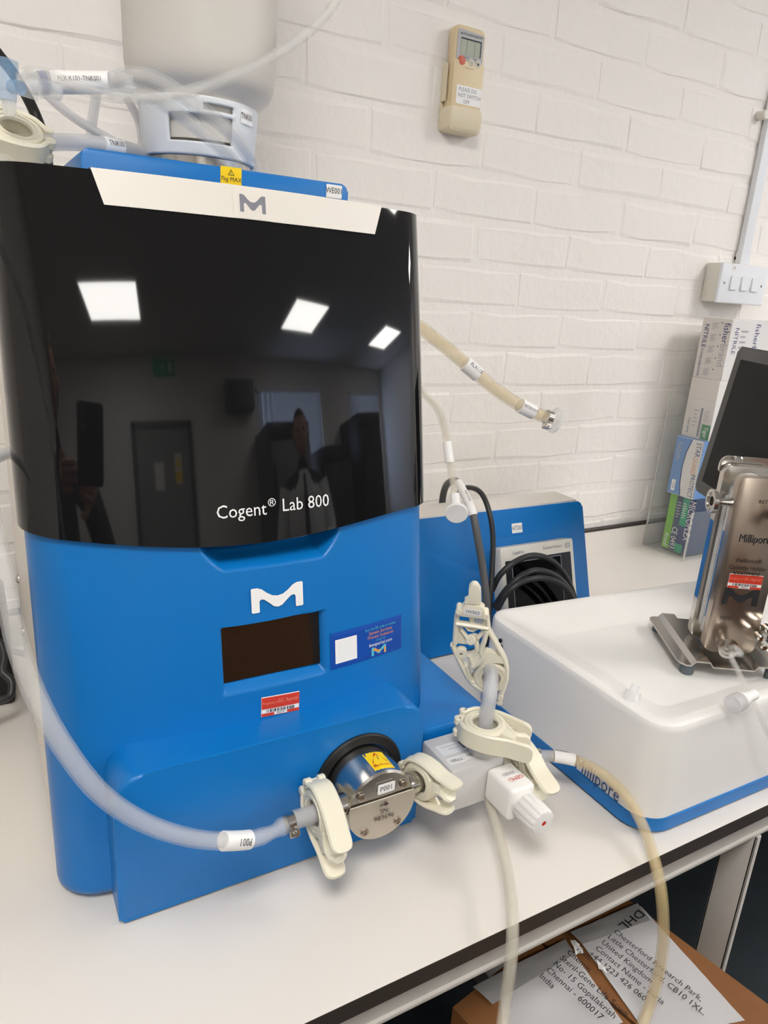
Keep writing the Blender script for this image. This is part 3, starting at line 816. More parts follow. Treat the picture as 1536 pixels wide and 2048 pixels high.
# big clear tube sweeping in from the left to the pump
pin = V((PX - PR - .030, CY, CZp))
p = smooth_path([at(22, 300, .80), at(-40, 420, .72), at(-78, 580, .645), at(-84, 740, .59), at(-60, 860, .56), at(-28, 1000, .54), at(8, 1165, .52), at(38, 1300, .50), at(80, 1410, .485), at(135, 1505, .475), at(205, 1590, .47), at(295, 1648, .475), at(395, 1678, .482), at(490, 1680, .490), at(545, 1664, .496), pin + V((-.022, 0, 0)), pin], 8)
t = thing('inlet_tube', 'thick clear silicone tube sweeping from the left down to the pump', 'tube', p[-8])
rr = [.0075] * len(p)
for i in range(len(p)):
    k = len(p) - 1 - i
    if k < 20: rr[i] = .0075 - .0022 * sst(20, 14, k) + .0030 * math.exp(-((k - 12) / 2.6) ** 2) if k > 9 else .0053 + .0030 * math.exp(-((k - 12) / 2.6) ** 2)
G().tube(p, .0075, 18, rr=rr, hollow=.74).build('wall', 'silicone', t)
sleeve(t, p, len(p) - 29, len(p) - 24, .0076, 'P001', (0, -1, .6), True)
hose_clip(t, p[-9], p[-8] - p[-9], .0068)
G().tube([p[-8], p[-5], p[-1] + V((.012, 0, 0))], .0085, 18, hollow=.8).build('barb', 'silicone_milky', t)
# tube hanging from the sensor block over the bench edge
t, p = hose('drain_tube', 'clear tube hanging from under the white knob straight over the bench edge', [(968, 1560, .50), (985, 1622, .475), (1003, 1690, .440), (1018, 1765, .400), (1025, 1840, .368), (1022, 1920, .355), (1010, 2010, .350), (1000, 2090, .335), (980, 2260, .290), (960, 2460, .25)], .0058, 'silicone_mid')
# tube leaving to the right with a white tag
t, p = hose('outlet_tube', 'yellowed clear tube curving from the white tag down past the bench corner', [(1098, 1512, .507), (1120, 1514, .500), (1158, 1523, .488), (1206, 1548, .462), (1250, 1590, .430), (1283, 1645, .408), (1306, 1710, .376), (1323, 1790, .353), (1326, 1890, .346), (1310, 1975, .344), (1285, 2050, .335), (1240, 2180, .295), (1180, 2380, .25)], .0062, 'silicone_warm', hollow=.7)
sleeve(t, p, 4, 14, .0066, 'HV001', (.2, .2, 1), False, h=.005)
q0 = V((.481, .510, -.487)) + V((.008, 0, 0))
hose_clip(t, p[0] + (q0 - p[0]) * .35, (p[1] - p[0]), .0072)
G().tube(smooth_path([q0, p[0] + (q0 - p[0]) * .3, p[0], p[4]], 5), .0068, 16, rr=None).build('barb', 'silicone_milky', t)

# ================================================================== on top of the machine: weighing platform, tank and its tubing
WY0 = .725; WT = at(160, 293, WY0).z; WXL, WXR = at(160, 293, WY0).x, at(697, 365, WY0).x
WB = .0595
t = thing('weighing_platform', 'flat blue weighing platform on top of the machine, tagged WE001', 'weighing platform', ((WXL + WXR) / 2, .84, WB))
pts = rounded([V((WXL, WB)), V((WXR, WB)), V((WXR, WT)), V((WXL, WT))], [.002, .002, .007, .007], 5)
G().prism(pts, (0, 0, 0), (1, 0, 0), (0, 0, 1), (-.965, -WY0), .002, 2).build('body', 'blue', t)
q = at(668, 382, WY0); decal('tag_label', flat((q.x, WY0, q.z - .0005), (1, 0, 0), (0, 0, 1)), .0175, .0125, 'label', [T('WE001', 0, .0005, .0058, 'ink', .8)], t, r=.001)
q = at(462, 351, WY0); decal('warning_label', flat((q.x, WY0, q.z - .002), (1, 0, 0), (0, 0, 1)), .0205, .0185, 'yellow', [P([(-.0032, .002), (.0032, .002), (0, .0075)], 'ink'), P([(-.0022, .0025), (.0022, .0025), (0, .0062)], 'yellow'), Rc(-.0003, .0032, .0003, .0050, 'ink'), T('7kg MAX', 0, -.0015, .0040, 'ink')], t, r=.0012)
TKY = .855; q0, q1 = at(290, 300, TKY), at(500, 330, TKY)
TX = (q0.x + q1.x) / 2; TR = (q1.x - q0.x) / 2
G().lathe((TX, TKY, WT), (0, 0, 1), [(0, TR * .80), (.0, TR * .98), (.004, TR * .98), (.0045, TR * .9)], 40).build('pan', 'steel', t)
# tank
b0 = WT + .0180; b1 = at(400, 203, TKY - .05).z + .004
t = thing('process_tank', 'translucent white process tank in a pale ring stand on the blue platform', 'tank', (TX, TKY, WT + .0045))
g = G(); K = 72; loops = []
def ringr(z): return TR * (1.02 + .06 * sst(b0, b1, z))
# stand: a shell with a big window in front and a slot above it
wa0, wa1 = math.radians(-42), math.radians(34)           # measured from straight toward the camera
cam_a = math.atan2(-TKY, -TX)
na, nzz = 96, 26; grid = {}
vs = []; fs = []
for j in range(nzz + 1):
    z = b0 + (b1 - b0) * j / nzz
    for k in range(na):
        a = cam_a + 2 * math.pi * k / na
        vs.append(V((TX + ringr(z) * math.cos(a), TKY + ringr(z) * math.sin(a), z)))
for j in range(nzz):
    s = (j + .5) / nzz
    for k in range(na):
        a = (2 * math.pi * (k + .5) / na + math.pi) % (2 * math.pi) - math.pi
        if wa0 * .72 < a < wa1 and .22 < s < .68: continue
        if math.radians(2) < a < math.radians(32) and .78 < s < .90: continue
        k2 = (k + 1) % na; fs.append([j * na + k, j * na + k2, (j + 1) * na + k2, (j + 1) * na + k])
st = G().add(vs, fs)
st = st.build('stand', 'tank_base', t, sharp=60)
sm = st.modifiers.new('thickness', 'SOLIDIFY'); sm.thickness = .003; sm.offset = -1
G().lathe((TX, TKY, WT + .0045), (0, 0, 1), [(0, TR * .90), (.004, TR * .95), (.014, TR * .95), (.0145, TR * 1.02), (.016, TR * 1.02)], 48).build('clamp_ring', 'steel', t)
TRU = (at(540, 0, TKY).x - at(232, 0, TKY).x) / 2; TXU = TX + .003
zz = at(520, 185, TKY).z
G().lathe((TXU, TKY, b0 + .006), (0, 0, 1), [(0, TR * .5), (.010, TR * .94), (b1 - b0 - .010, TR * .985), (b1 - b0 - .003, TR * 1.05), (b1 - b0 + .006, TRU * .90), (b1 - b0 + .016, TRU * .955), (b1 - b0 + .030, TRU * .975), (zz - b0 + .30, TRU * 1.03), (zz - b0 + .33, TRU * 1.0), (zz - b0 + .335, TRU * .4)], 64).build('vessel', 'tank_plastic', t, sharp=60)
an = cam_a + math.radians(52); n_ = V((math.cos(an), math.sin(an), 0)); zc_ = b0 + (b1 - b0) * .80
rm = roundmap((TX, TKY, zc_), (0, 0, 1), n_, ringr(zc_)); decal('tag_label', lambda x, y, z=0.: rm(y, -x, z), .020, .014, 'label', [T('TNK001', 0, 0, .0058, 'ink', .75)], t, grid=(4, 1), lift=.0004)

def at_hose(name, label, pts, r, m, **k): return hose(name, label, pts, r, m, **k)
at_hose('vent_tube', 'thin clear tube crossing in front of the tank and rising to the right', [(48, 152, .74), (62, 146, .735), (100, 152, .73), (160, 176, .71), (235, 193, .70), (320, 193, .695), (400, 176, .705), (480, 146, .74), (560, 104, .77), (625, 58, .80), (668, 8, .82), (690, -40, .83), (700, -120, .84)], .0052, 'silicone', hollow=.6)
t, p = at_hose('feed_tube', 'thick clear tube lying across the tank stand down to the platform, upper of a pair', [(228, 160, .745), (262, 150, .735), (310, 158, .732), (365, 190, .732), (420, 230, .735), (465, 268, .745), (492, 305, .765), (508, 335, .79)], .0072, 'silicone', hollow=.62)
at_hose('return_tube', 'thick clear tube lying across the tank stand down to the platform, lower of a pair', [(214, 184, .775), (256, 180, .765), (304, 194, .762), (352, 224, .764), (400, 261, .772), (442, 298, .775), (468, 326, .785), (476, 346, .792)], .0068, 'silicone', hollow=.62)
t, p = at_hose('tagged_tube', 'blue-white tagged tube fitting at the top left beside the tank', [(60, 168, .80), (95, 165, .80), (150, 165, .80), (215, 165, .80), (240, 165, .79), (268, 172, .785)], .0085, 'silicone_milky', hollow=.5)
sleeve(t, p, 9, 25, .0090, 'FLX K101-TNK001', (0, -1, .15), False, 'label', .0042)
G().tube(p[5:9], .0096, 16).build('nut', 'blue_deep', t)
at_hose('thin_slanted_tube', 'thin milky tube slanting down behind the tagged fitting to the platform', [(82, 178, .88), (130, 222, .88), (190, 262, .88), (255, 296, .885), (300, 312, .89)], .0046, 'silicone_milky', hollow=.5)
at_hose('upright_tube', 'thin milky tube standing upright behind the blue platform at the left', [(196, 170, .93), (190, 205, .93), (184, 250, .93), (179, 300, .93), (176, 340, .93)], .0052, 'silicone_milky', hollow=.5)
at_hose('stand_side_tube', 'thin milky tube running down the left side of the tank stand', [(252, 195, .90), (268, 222, .90), (280, 255, .90), (285, 305, .90), (287, 330, .90)], .0042, 'silicone_milky', hollow=.5)
t, p = at_hose('low_tagged_tube', 'milky tube with a white tag lying level just above the blue platform', [(80, 286, .80), (120, 284, .80), (170, 286, .82), (215, 291, .835), (260, 300, .845), (300, 312, .855)], .0075, 'silicone_milky', hollow=.6)
sleeve(t, p, 22, 29, .0079, 'TNK001', (0, -1, .2), False, 'label', .0050)
t, p = hose('black_cable', 'black cable running down the wall behind the cream clamp at the top left', [(-60, 30, 1.0), (-10, 100, 1.0), (25, 145, 1.0), (52, 190, .99), (72, 232, .99), (86, 272, .98), (94, 315, .98), (98, 370, .97)], .0060, 'black_rubber', hollow=None, cat='cable')
clamp('cream plastic clamp standing behind the top left corner of the black door', at(30, 272, .80), (.15, -.62, .75), (-1, -.1, .1), 1.12)
# clear blue stopcock
c = at(22, 165, .76)
t = thing('stopcock', 'small clear blue stopcock at the top left edge of the picture', 'stopcock', c - V((0, 0, .02)))
G().lathe(c - V((.004, 0, .014)), (.05, 0, 1), [(0, .0075), (.022, .0085), (.024, .0095), (.030, .0095), (.031, .007)], 18).build('body', 'blue_plastic_clear', t)
G().cyl(c + V((.0, -.006, -.004)), c + V((.006, -.016, -.006)), .0055, seg=16).build('button', 'blue_plastic_clear', t)
G().lathe(c + V((.004, 0, .0)), (1, .02, -.02), [(0, .0085), (.016, .0100), (.017, .008), (.034, .0075), (.036, .0055)], 18).build('luer_hub', 'clear_plastic', t)
G().lathe(c - V((.003, 0, .014)), (0, 0, -1), [(0, .006), (.010, .0055), (.012, .004)], 14).build('cap', 'clear_plastic', t)
# side fittings and cables at the left edge
G().box
t, p = hose('side_tube', 'short clear tube leaving the white machine cover at the left edge', [(34, 902, .70), (18, 906, .69), (-4, 914, .68), (-40, 935, .66), (-90, 980, .64)], .0052, 'silicone_milky', hollow=.6)
t, p = hose('coiled_cable', 'dark cable coiling on the worktop at the left edge of the picture', [(-40, 1290, .93), (-5, 1282, .93), (8, 1310, .92), (4, 1342, .91), (22, 1362, .90), (20, 1390, .89), (-2, 1402, .885), (-30, 1420, .88), (-70, 1440, .86)], .0048, 'cable_dark', hollow=None, cat='cable')
t, p = hose('mains_cable', 'dark cable running level behind the machine at the left edge', [(-80, 1300, 1.0), (-20, 1300, .99), (20, 1302, .98), (60, 1310, .97)], .0042, 'cable_dark', hollow=None, cat='cable')

c = at(-30, 1265, .99)
t = thing('power_supply', 'dark box half hidden behind the machine at the left edge', 'power supply', (c.x, .99, BZ))
G().box((c.x - .10, .95, BZ + .001), (c.x + .028, 1.04, c.z + .055), .006, 2).build('case', 'black_plastic', t)
G().box((c.x - .08, .946, c.z - .02), (c.x + .010, .95, c.z + .03), .002, 1).build('grille', 'fridge_dark', t)

# ================================================================== blue analyser beside the machine
AX0, AX1 = .497, .943
A_b, A_t = V((0, .834, BZ + .004)), V((0, .9005, -.344))
t = thing('analyser', 'low sloping blue analyser with white cover behind the machine, tagged AIT203', 'analyser', ((AX0 + AX1) / 2, .9, BZ))
av = (A_t - A_b).normalized(); an_ = V((1, 0, 0)).cross(av)       # out of the face
H = (A_t - A_b).length
pts = rounded([V((AX0, 0)), V((AX1, 0)), V((AX1, H)), V((AX0, H))], [.003, .003, .010, .010], 5)
face = G().prism(pts, A_b, (1, 0, 0), av, (-.012, 0), .0035, 3, bevback=False).build('face_panel', 'blue', t)
prof = [(A_b.y + .012, BZ + .002), (.968, BZ + .002), (.968, -.3445), (A_t.y + .011, -.3445)]
G().prism([V(p) for p in prof], (0, 0, 0), (0, 1, 0), (0, 0, 1), (AX0 + .002, AX1 - .002), .002, 2).build('cover', 'white_shell', t)
hit = lambda px, py: atp(px, py, A_b, an_)
q = hit(1034, 1056); decal('tag_label', flat(q, (1, 0, 0), av), .0225, .0165, 'label', [T('AIT203', 0, 0, .0072, 'ink', .75)], t, r=.0015)
# display unit
q0, q1, q2 = hit(1000, 1098), hit(1136, 1074), hit(1140, 1198)
DXa, DXb = q0.x - .020, q1.x - .014; dv1 = (q0 - A_b).dot(av) + .004; dv0 = dv1 - .155
dc_ = A_b + av * ((dv0 + dv1) / 2) + V(((DXa + DXb) / 2, 0, 0))
dw, dh = DXb - DXa, dv1 - dv0
rec = G().prism(rrect(dw + .034, dh + .03, .004, 3), dc_ + V((-.004, 0, 0)), (1, 0, 0), av, (0, .0015)).build('recess_frame', 'blue', t)
du = G().prism(rrect(dw, dh, .004, 3), dc_, (1, 0, 0), av, (.0, .026), .0015, 2).build('display_unit', 'switch_box', t)
dd = G().prism(rrect(dw * .90, dh * .83, .002, 3), dc_ - av * dh * .06, (1, 0, 0), av, (.024, .0265)).build('display_bezel', 'black_plastic', du)
G().prism(rrect(dw * .68, dh * .78, .001, 2), dc_ - av * dh * .055 - V((dw * .03, 0, 0)), (1, 0, 0), av, (.026, .0268)).build('display_frame', 'ink_grey', du)
G().prism(rrect(dw * .66, dh * .76, .001, 2), dc_ - av * dh * .055 - V((dw * .03, 0, 0)), (1, 0, 0), av, (.026, .0271)).build('display_glass', 'screen', du)
fm = flat(dc_ + av * (dh * .43) + an_ * .026, (1, 0, 0), av)
decal('display_print', fm, dw, .01, None, [T('Endress+Hauser', dw * .20, .0006, .0056, 'ink_grey', .85), Rc(dw * .385, -.004, dw * .445, .004, 'ink_grey'), Rc(dw * .392, -.003, dw * .438, .003, 'switch_box'), T('EH', dw * .415, 0, .0035, 'ink_grey')], du)
decal('model_print', fm, dw, .01, None, [T('Liquiline', -dw * .27, 0, .0062, 'ink_grey', .9)], du)
# cables in front of it
t, p = hose('sensor_cable', 'thick grey cable arching over the analyser with a white tag', [(884, 1075, .99), (884, 1010, .985), (892, 972, .96), (912, 962, .90), (930, 990, .855), (945, 1025, .825), (956, 1080, .805), (966, 1140, .79), (973, 1200, .775), (975, 1260, .765)], .0058, 'cable_grey', hollow=None, cat='cable')
sleeve(t, p, 26, 41, .0063, 'AE203-AIT203', (-.3, -1, .3), False, 'label', .0036)
t, p = hose('thin_signal_cable', 'thin dark cable arching over the analyser beside the thick grey one', [(902, 1075, 1.0), (906, 1010, .99), (922, 980, .94), (945, 976, .89), (965, 990, .855), (980, 1030, .83), (986, 1080, .815), (984, 1140, .80), (980, 1200, .785), (976, 1290, .77)], .0042, 'cable_dark', hollow=None, cat='cable')
for nm, lb, pts in (('looped_cable', 'uppermost black cable loop hanging in front of the analyser display', [(984, 1180, .80), (1000, 1150, .79), (1030, 1124, .785), (1064, 1111, .785), (1098, 1118, .79), (1124, 1142, .795), (1142, 1175, .80), (1152, 1215, .80), (1156, 1270, .80)]),
                    ('looped_cable', 'middle black cable loop hanging in front of the analyser display', [(988, 1215, .785), (1012, 1180, .78), (1040, 1154, .775), (1070, 1141, .775), (1100, 1146, .78), (1126, 1164, .785), (1146, 1195, .79), (1155, 1240, .79)]),
                    ('looped_cable', 'lowest black cable loop hanging in front of the analyser display', [(994, 1220, .775), (1014, 1186, .77), (1044, 1164, .765), (1078, 1156, .765), (1112, 1163, .77), (1136, 1182, .775), (1150, 1215, .78), (1156, 1260, .78)])):
    hose(nm, lb, pts, .0047, 'cable_dark', hollow=None, cat='cable', group='black cable loops')
# yellowed hose ending in a clear cap, pointing at the wall
t, p = hose('capped_hose', 'thick yellowed hose tagged FLX118 leaving the machine with a clear cap', [(800, 640, .84), (835, 652, .84), (868, 676, .83), (905, 706, .82), (945, 740, .81), (990, 778, .80), (1035, 808, .79), (1070, 826, .785), (1092, 834, .78)], .0092, 'silicone_warm', hollow=.72, pre=(.4365, .86, .02))
p = p[12:]
sleeve(t, p, 29, 34, .0098, 'FLX118', (-.2, -1, .5), False, 'label', .0058)
sleeve(t, p, 49, 55, .0098, 'RETENTATE', (-.2, -1, .3), False, 'label', .0042)
e = p[-1]; ev = (p[-1] - p[-3]).normalized()
hose_clip(t, e + ev * .004, ev, .0098)
G().lathe(e, ev, [(0, .0095), (.010, .0095), (.012, .013), (.014, .019), (.018, .019), (.0185, .016)], 28).build('end_cap', 'clear_plastic', t)
# thin hose with white plug
t, p = hose('plugged_hose', 'thin cream hose hanging beside the machine with a white disc plug', [(820, 760, .78), (845, 785, .78), (868, 808, .775), (884, 838, .77), (893, 878, .765), (899, 920, .755), (906, 960, .745), (910, 995, .735), (913, 1020, .73)], .0050, 'silicone_mid', hollow=.5, pre=(.433, .80, -.05))
p = p[12:]
sleeve(t, p, 33, 41, .0054, None); sleeve(t, p, 54, 62, .0060, None)
e = p[-1]; G().lathe(e, V((-.5, -.8, -.25)), [(-.004, .008), (.004, .009), (.006, .0150), (.0085, .0150), (.0095, .0138), (.009, .008)], 28).build('disc_plug', 'white_plastic', t)

# ================================================================== white tray box at the right
TO = [V((.592, .403)), V((1.09, .395)), V((1.06, .690)), V((.592, .728))]
TRz, TFz = -.4225, -.4335
def tloop(d, z, r, n=8): return [V((p.x, p.y, z)) for p in rounded(inset(TO, d), max(.004, r), n)]
t = thing('tray_box', 'large white tray box with a blue foot band at the bench corner', 'tray', (.83, .55, BZ))
G().loft([tloop(.006, BZ + .001, .035), tloop(.0, BZ + .004, .040), tloop(.0, BZ + .020, .040), tloop(.004, BZ + .0205, .038)], cap0=True, cap1=True).build('foot_band', 'blue', t)
TI = [V((.648, .452)), V((1.035, .446)), V((1.010, .612)), V((.645, .640))]
def iloop(d, z, r=.018, n=8): return [V((p.x, p.y, z)) for p in rounded(inset(TI, d), r, n)]
body = G().loft([tloop(.002, BZ + .0205, .034), tloop(.002, BZ + .024, .034), tloop(.005, -.4320, .032), tloop(.0056, -.4275, .0315), tloop(.0072, -.4243, .030), tloop(.0100, -.4228, .0275), tloop(.0130, TRz, .025), tloop(.0190, TRz, .021), tloop(.0205, TRz - .0003, .020), iloop(-.0015, TFz + .0004), iloop(0, TFz), iloop(.004, TFz)], cap1=True).build('body', 'white_plastic', t, sharp=24)
# lettering low on the left side
fm = flat((.5935, .470, -.5205), (0, -1, 0), (0, 0, 1))
decal('lettering', flat((.5928, .478, -.5285), (0, -1, 0), (.02, 0, 1)), .08, .02, None, [FT('Millipore', 0, 0, .0680, 'blue_deep', .78)], t, label='blue lettering on the side of the tray')
g = G()
for px, py in ((1002, 1281), (1003, 1293)):
    p = atp(px, py, (.595, 0, 0), V((1, 0, 0))); g.lathe(p, (-1, 0, 0), [(0, .003), (.002, .0028)], 10)
g.build('side_socket', 'black_plastic', t)

# ================================================================== steel cassette holder on the tray
HN, HR = V((-.54, -.84, 0)).normalized(), V((.84, -.54, 0)).normalized()
H0 = V((.769, .497, TFz))                       # below the left edge of the front plate
hz = lambda z: z - TFz
t = thing('cassette_holder', 'upright stainless steel cassette holder on a footed base, standing on the white tray', 'filter holder', H0 + HR * .03)
def hp(a, b, z): return H0 + HR * a - HN * b + V((0, 0, z))      # a to the right, b backwards, z above the tray
# bent base plate
prof = [(-.034, .0165), (-.020, .0165), (-.015, .0225), (.002, .0225), (.006, .0165), (.056, .0165), (.060, .0225), (.077, .0225), (.082, .0165), (.096, .0165)]
def base_pt(a, z, b): return hp(a, b, z)
loops = []
for b, dx in ((-.024, .008), (-.018, .002), (-.012, 0), (.104, 0), (.110, .002), (.114, .008)):
    top_ = []
    for i, (a, z) in enumerate(prof):
        aa = a + dx if i == 0 else a - dx if i == len(prof) - 1 else a
        bb = b
        top_.append(hp(aa, bb, z))
    bot_ = [p - V((0, 0, .002)) for p in top_[::-1]]
    loops.append(top_ + bot_)
G().loft(loops, cap0=True, cap1=True).build('base_plate', 'steel', t, sharp=20)
for a, b in ((-.020, -.012), (.084, -.012), (-.020, .102), (.084, .102)):
    p = hp(a, b, 0); G().cyl(p, p + V((0, 0, .0145)), .0085, .0085, 20, bev=.001).build('foot', 'foot_grey', t)
FW, FH, Zb = .062, .225, .026
def plate(b0, b1, h, z0, w0=0., w1=FW, r=.010, name='plate', m='steel', bev=.0008):
    pts = rounded([V((w0, z0)), V((w1, z0)), V((w1, z0 + h)), V((w0, z0 + h))], r, 6)
    return G().prism(pts, H0 - HN * b1, HR, (0, 0, 1), (0, (b1 - b0)), bev, 2).build(name, m, t)
fp = plate(0, .013, FH, Zb, name='front_plate', m='steel_brushed')
plate(.0135, .026, FH - .030, Zb + .012, .004, FW - .004, .006, 'cassette', 'white_plastic')
plate(.0265, .031, FH - .030, Zb + .012, .004, FW - .004, .004, 'gasket', 'clear_plastic')
plate(.0315, .040, FH - .052, Zb + .020, .004, FW - .004, .004, 'cassette', 'nylon')
plate(.044, .056, FH + .008, Zb - .004, -.001, FW + .001, .012, 'back_plate', 'steel')
fm_l = lambda b, z: flat(hp(.0035, b, z), HN, (0, 0, 1))
decal('cassette_label', flat(hp(.004, .0200, .12), HN, (0, 0, 1)), .0085, .115, 'blue', [T('Pellicon', 0, .02, .006, 'blue_deep', 1, -math.pi / 2), T('Ultracel', 0, -.03, .006, 'blue_deep', 1, -math.pi / 2)], t)
decal('back_label', flat(hp(-.001, .050, .130), HN, (0, 0, 1)), .0095, .105, 'blue', [], t)
# front face print
fmf = flat(hp(FW / 2, 0, Zb + FH / 2), HR, (0, 0, 1))
zc = lambda px, py: (atp(px, py, hp(0, 0, 0), HN) - hp(FW / 2, 0, Zb + FH / 2))
def uv(px, py): d = zc(px, py); return d.dot(HR), d.z
a, b_ = uv(1500, 1078); decal('maker_print', fmf, .05, .02, None, [T('Millipore', 0.001, b_, .0108, 'ink', .72)], fp)
a, b1_ = uv(1495, 1122); a, b2_ = uv(1487, 1135); a, b3_ = uv(1484, 1146)
decal('model_print', fmf, .05, .02, None, [T('Pellicon®', 0, b1_, .0058, 'ink_brown'), T('Cassette Holder', 0, b2_ - .0005, .0058, 'ink_brown', .85), T('XX42PMINI', 0, b3_ - .001, .0056, 'ink_brown', .85)], fp)
a, b4_ = uv(1483, 1163); decal('asset_sticker', flat(hp(FW / 2 + .001, 0, Zb + FH / 2 + b4_), HR, (0, 0, 1)), .040, .0185, 'label', asset_items(.040, .0185), fp, r=.001)
a, b5_ = uv(1475, 1193); decal('logo', fmf, .05, .02, None, [logo(0.0, b5_, .042, .022, 'ink')], fp)
a, b6_ = uv(1449, 1236); decal('feed_print', fmf, .05, .02, None, [T('FEED', -.012, b6_, .0050, 'ink_brown')], fp)
decal('retentate_print', fmf, .05, .02, None, [T('RETENTATE', .012, FH / 2 - .028, .0046, 'ink_brown')], fp)
def ferrule(c, d, name='port', L=.018, r=.0085, R=.0125, m='steel'):
    return G().lathe(c, d, [(-.002, r), (L * .45, r * .72), (L * .72, r * .72), (L * .8, R), (L, R), (L + .0002, R * .72), (L - .0015, R * .70), (L - .0015, R * .40), (L * .5, R * .36)], 28).build(name, m, t)
a, b7_ = uv(1446, 1285)
ferrule(hp(FW / 2 + a, 0, Zb + FH / 2 + b7_), HN, 'feed_port')
ferrule(hp(FW / 2 + .018, 0, Zb + FH - .040), HN, 'retentate_port', .030, .010, .014)
ferrule(hp(-.001, .009, Zb + FH - .034), -HR, 'side_port', .024, .006, .0145)
# bolts and star nuts
for z in (.03, FH - .035):
    G().cyl(hp(FW + .008, -.004, Zb + z), hp(FW + .008, .060, Zb + z), .005, seg=16).build('tie_rod', 'chrome', t)
    g = G(); c = hp(FW + .010, -.004, Zb + z)
    g.lathe(c, HN, [(0, .012), (.004, .014), (.010, .014), (.014, .011), (.016, .006)], 24)
    for k in range(6):
        an = k * math.pi / 3; dd = HR * math.cos(an) + V((0, 0, math.sin(an)))
        g.lathe(c + dd * .013 + HN * .001, HN, [(0, .005), (.010, .005), (.012, .003)], 10)
    g.build('star_nut', 'chrome', t)
# top bracket
br = G()
br.prism(rounded([V((-.002, 0)), V((.064, 0)), V((.064, .020)), V((-.002, .020))], [.002, .002, .012, .012], 6), hp(0, .062, Zb + FH - .008), HR, (0, 0, 1), (0, .004), .0008, 1)
br.prism(rounded([V((.0, .0)), V((.030, .0)), V((.030, .0035)), V((.0, .0035))], .001, 2), hp(.010, .062, Zb + FH + .008), -HN * -1, (0, 0, 1), (-.02, .02)) if False else None
br.build('top_bracket', 'steel', t)
G().lathe(hp(.016, .052, Zb + FH + .008), (0, 0, 1), [(0, .0055), (.004, .0055), (.006, .004)], 14).build('top_screw', 'chrome', t)
G().cyl(hp(.031, .016, Zb + FH - .020), hp(.031, .058, Zb + FH - .020), .016, seg=28).build('top_spacer', 'nylon', t)
# thin tube at the feed port with a small white valve
fpp = hp(FW / 2 + a, -.019, Zb + FH / 2 + b7_)
p = smooth_path([fpp, fpp + HN * .012 + V((0, 0, .010)), fpp + HN * .020 + V((.006, -.002, .004)), at(1462, 1310, .445), at(1480, 1350, .420), at(1499, 1388, .400), at(1522, 1435, .382), at(1548, 1490, .370), at(1600, 1580, .355)], 7)
tt = thing('thin_line', 'thin clear tube dropping from the steel holder to the tray front', 'tube', p[-1])
G().tube(p, .0034, 12, hollow=.55).build('wall', 'silicone', tt)
c = at(1500, 1392, .399); d = V((-.9, -.05, -.05)).normalized()
tt = thing('luer_valve', 'small white plastic valve hanging on the thin tube above the tray', 'valve', c)
G().lathe(c + d * -.008, d, [(0, .005), (.001, .0065), (.018, .0065), (.019, .0085), (.024, .0085), (.025, .0075)], 20).build('body', 'white_plastic', tt)
G().lathe(c + d * .017, d, [(0, .0085), (.002, .0100), (.016, .0105), (.017, .009)], 24).build('nut', 'silicone_milky', tt)
# loose clear cap
c = atz(1257, 1412, TFz + .001)
t = thing('clear_cap', 'small loose clear plastic cap lying on the white tray', 'cap', c)
G().lathe(c + V((0, 0, .0015)), (.5, .2, .9), [(0, .0110), (.002, .0120), (.005, .0110), (.016, .0085), (.0165, .005)], 22).build('cup', 'clear_plastic', t)
G().lathe(c + V((.007, .003, .0155)), (.5, .2, .9), [(0, .0050), (.008, .0045)], 16).build('spout', 'clear_plastic', t)

# ================================================================== monitor
MB = at(1388, 978, .865); mw = V((-.51, -.86, 0)); bk = V((.86, -.51, 0))
r_ = ray(1479, 692)
A = Matrix(((0, bk.x, -r_.x), (0, bk.y, -r_.y), (1, bk.z, -r_.z)))
s_ = A.inverted() @ (-MB)
mup = (V((0, 0, 1)) * s_[0] + bk * s_[1]); MH = mup.length; mup.normalize(); mn = -(mw.cross(mup)).normalized()
if mn.x > 0: mn = -mn
MW = .34
t = thing('monitor', 'black flat monitor tilted back beside the glove boxes', 'monitor', V((MB.x, MB.y, BZ)) + mw * .17)
u_ = mup.cross(mn)         # across the screen, so that u x up = normal
cM = MB + mw * MW / 2 + mup * MH / 2
G().prism(rrect(MW, MH, .010, 5), cM, u_, mup, (-.022, 0), .003, 2).build('housing', 'black_plastic', t)
G().prism(rrect(MW - .045, MH - .045, .002, 3), cM, u_, mup, (-.001, .0006)).build('screen', 'monitor_glass', t)
c = cM - mn * .022
ft = V((cM.x, cM.y, BZ)) - mn * .07
ft.z = BZ
G().cyl((ft.x, ft.y, BZ + .01), c - mup * .02, .016, seg=16).build('stem', 'black_plastic', t)
G().box((ft.x - .09, ft.y - .07, BZ + .0005), (ft.x + .09, ft.y + .07, BZ + .012), .004, 2).build('base', 'black_plastic', t)

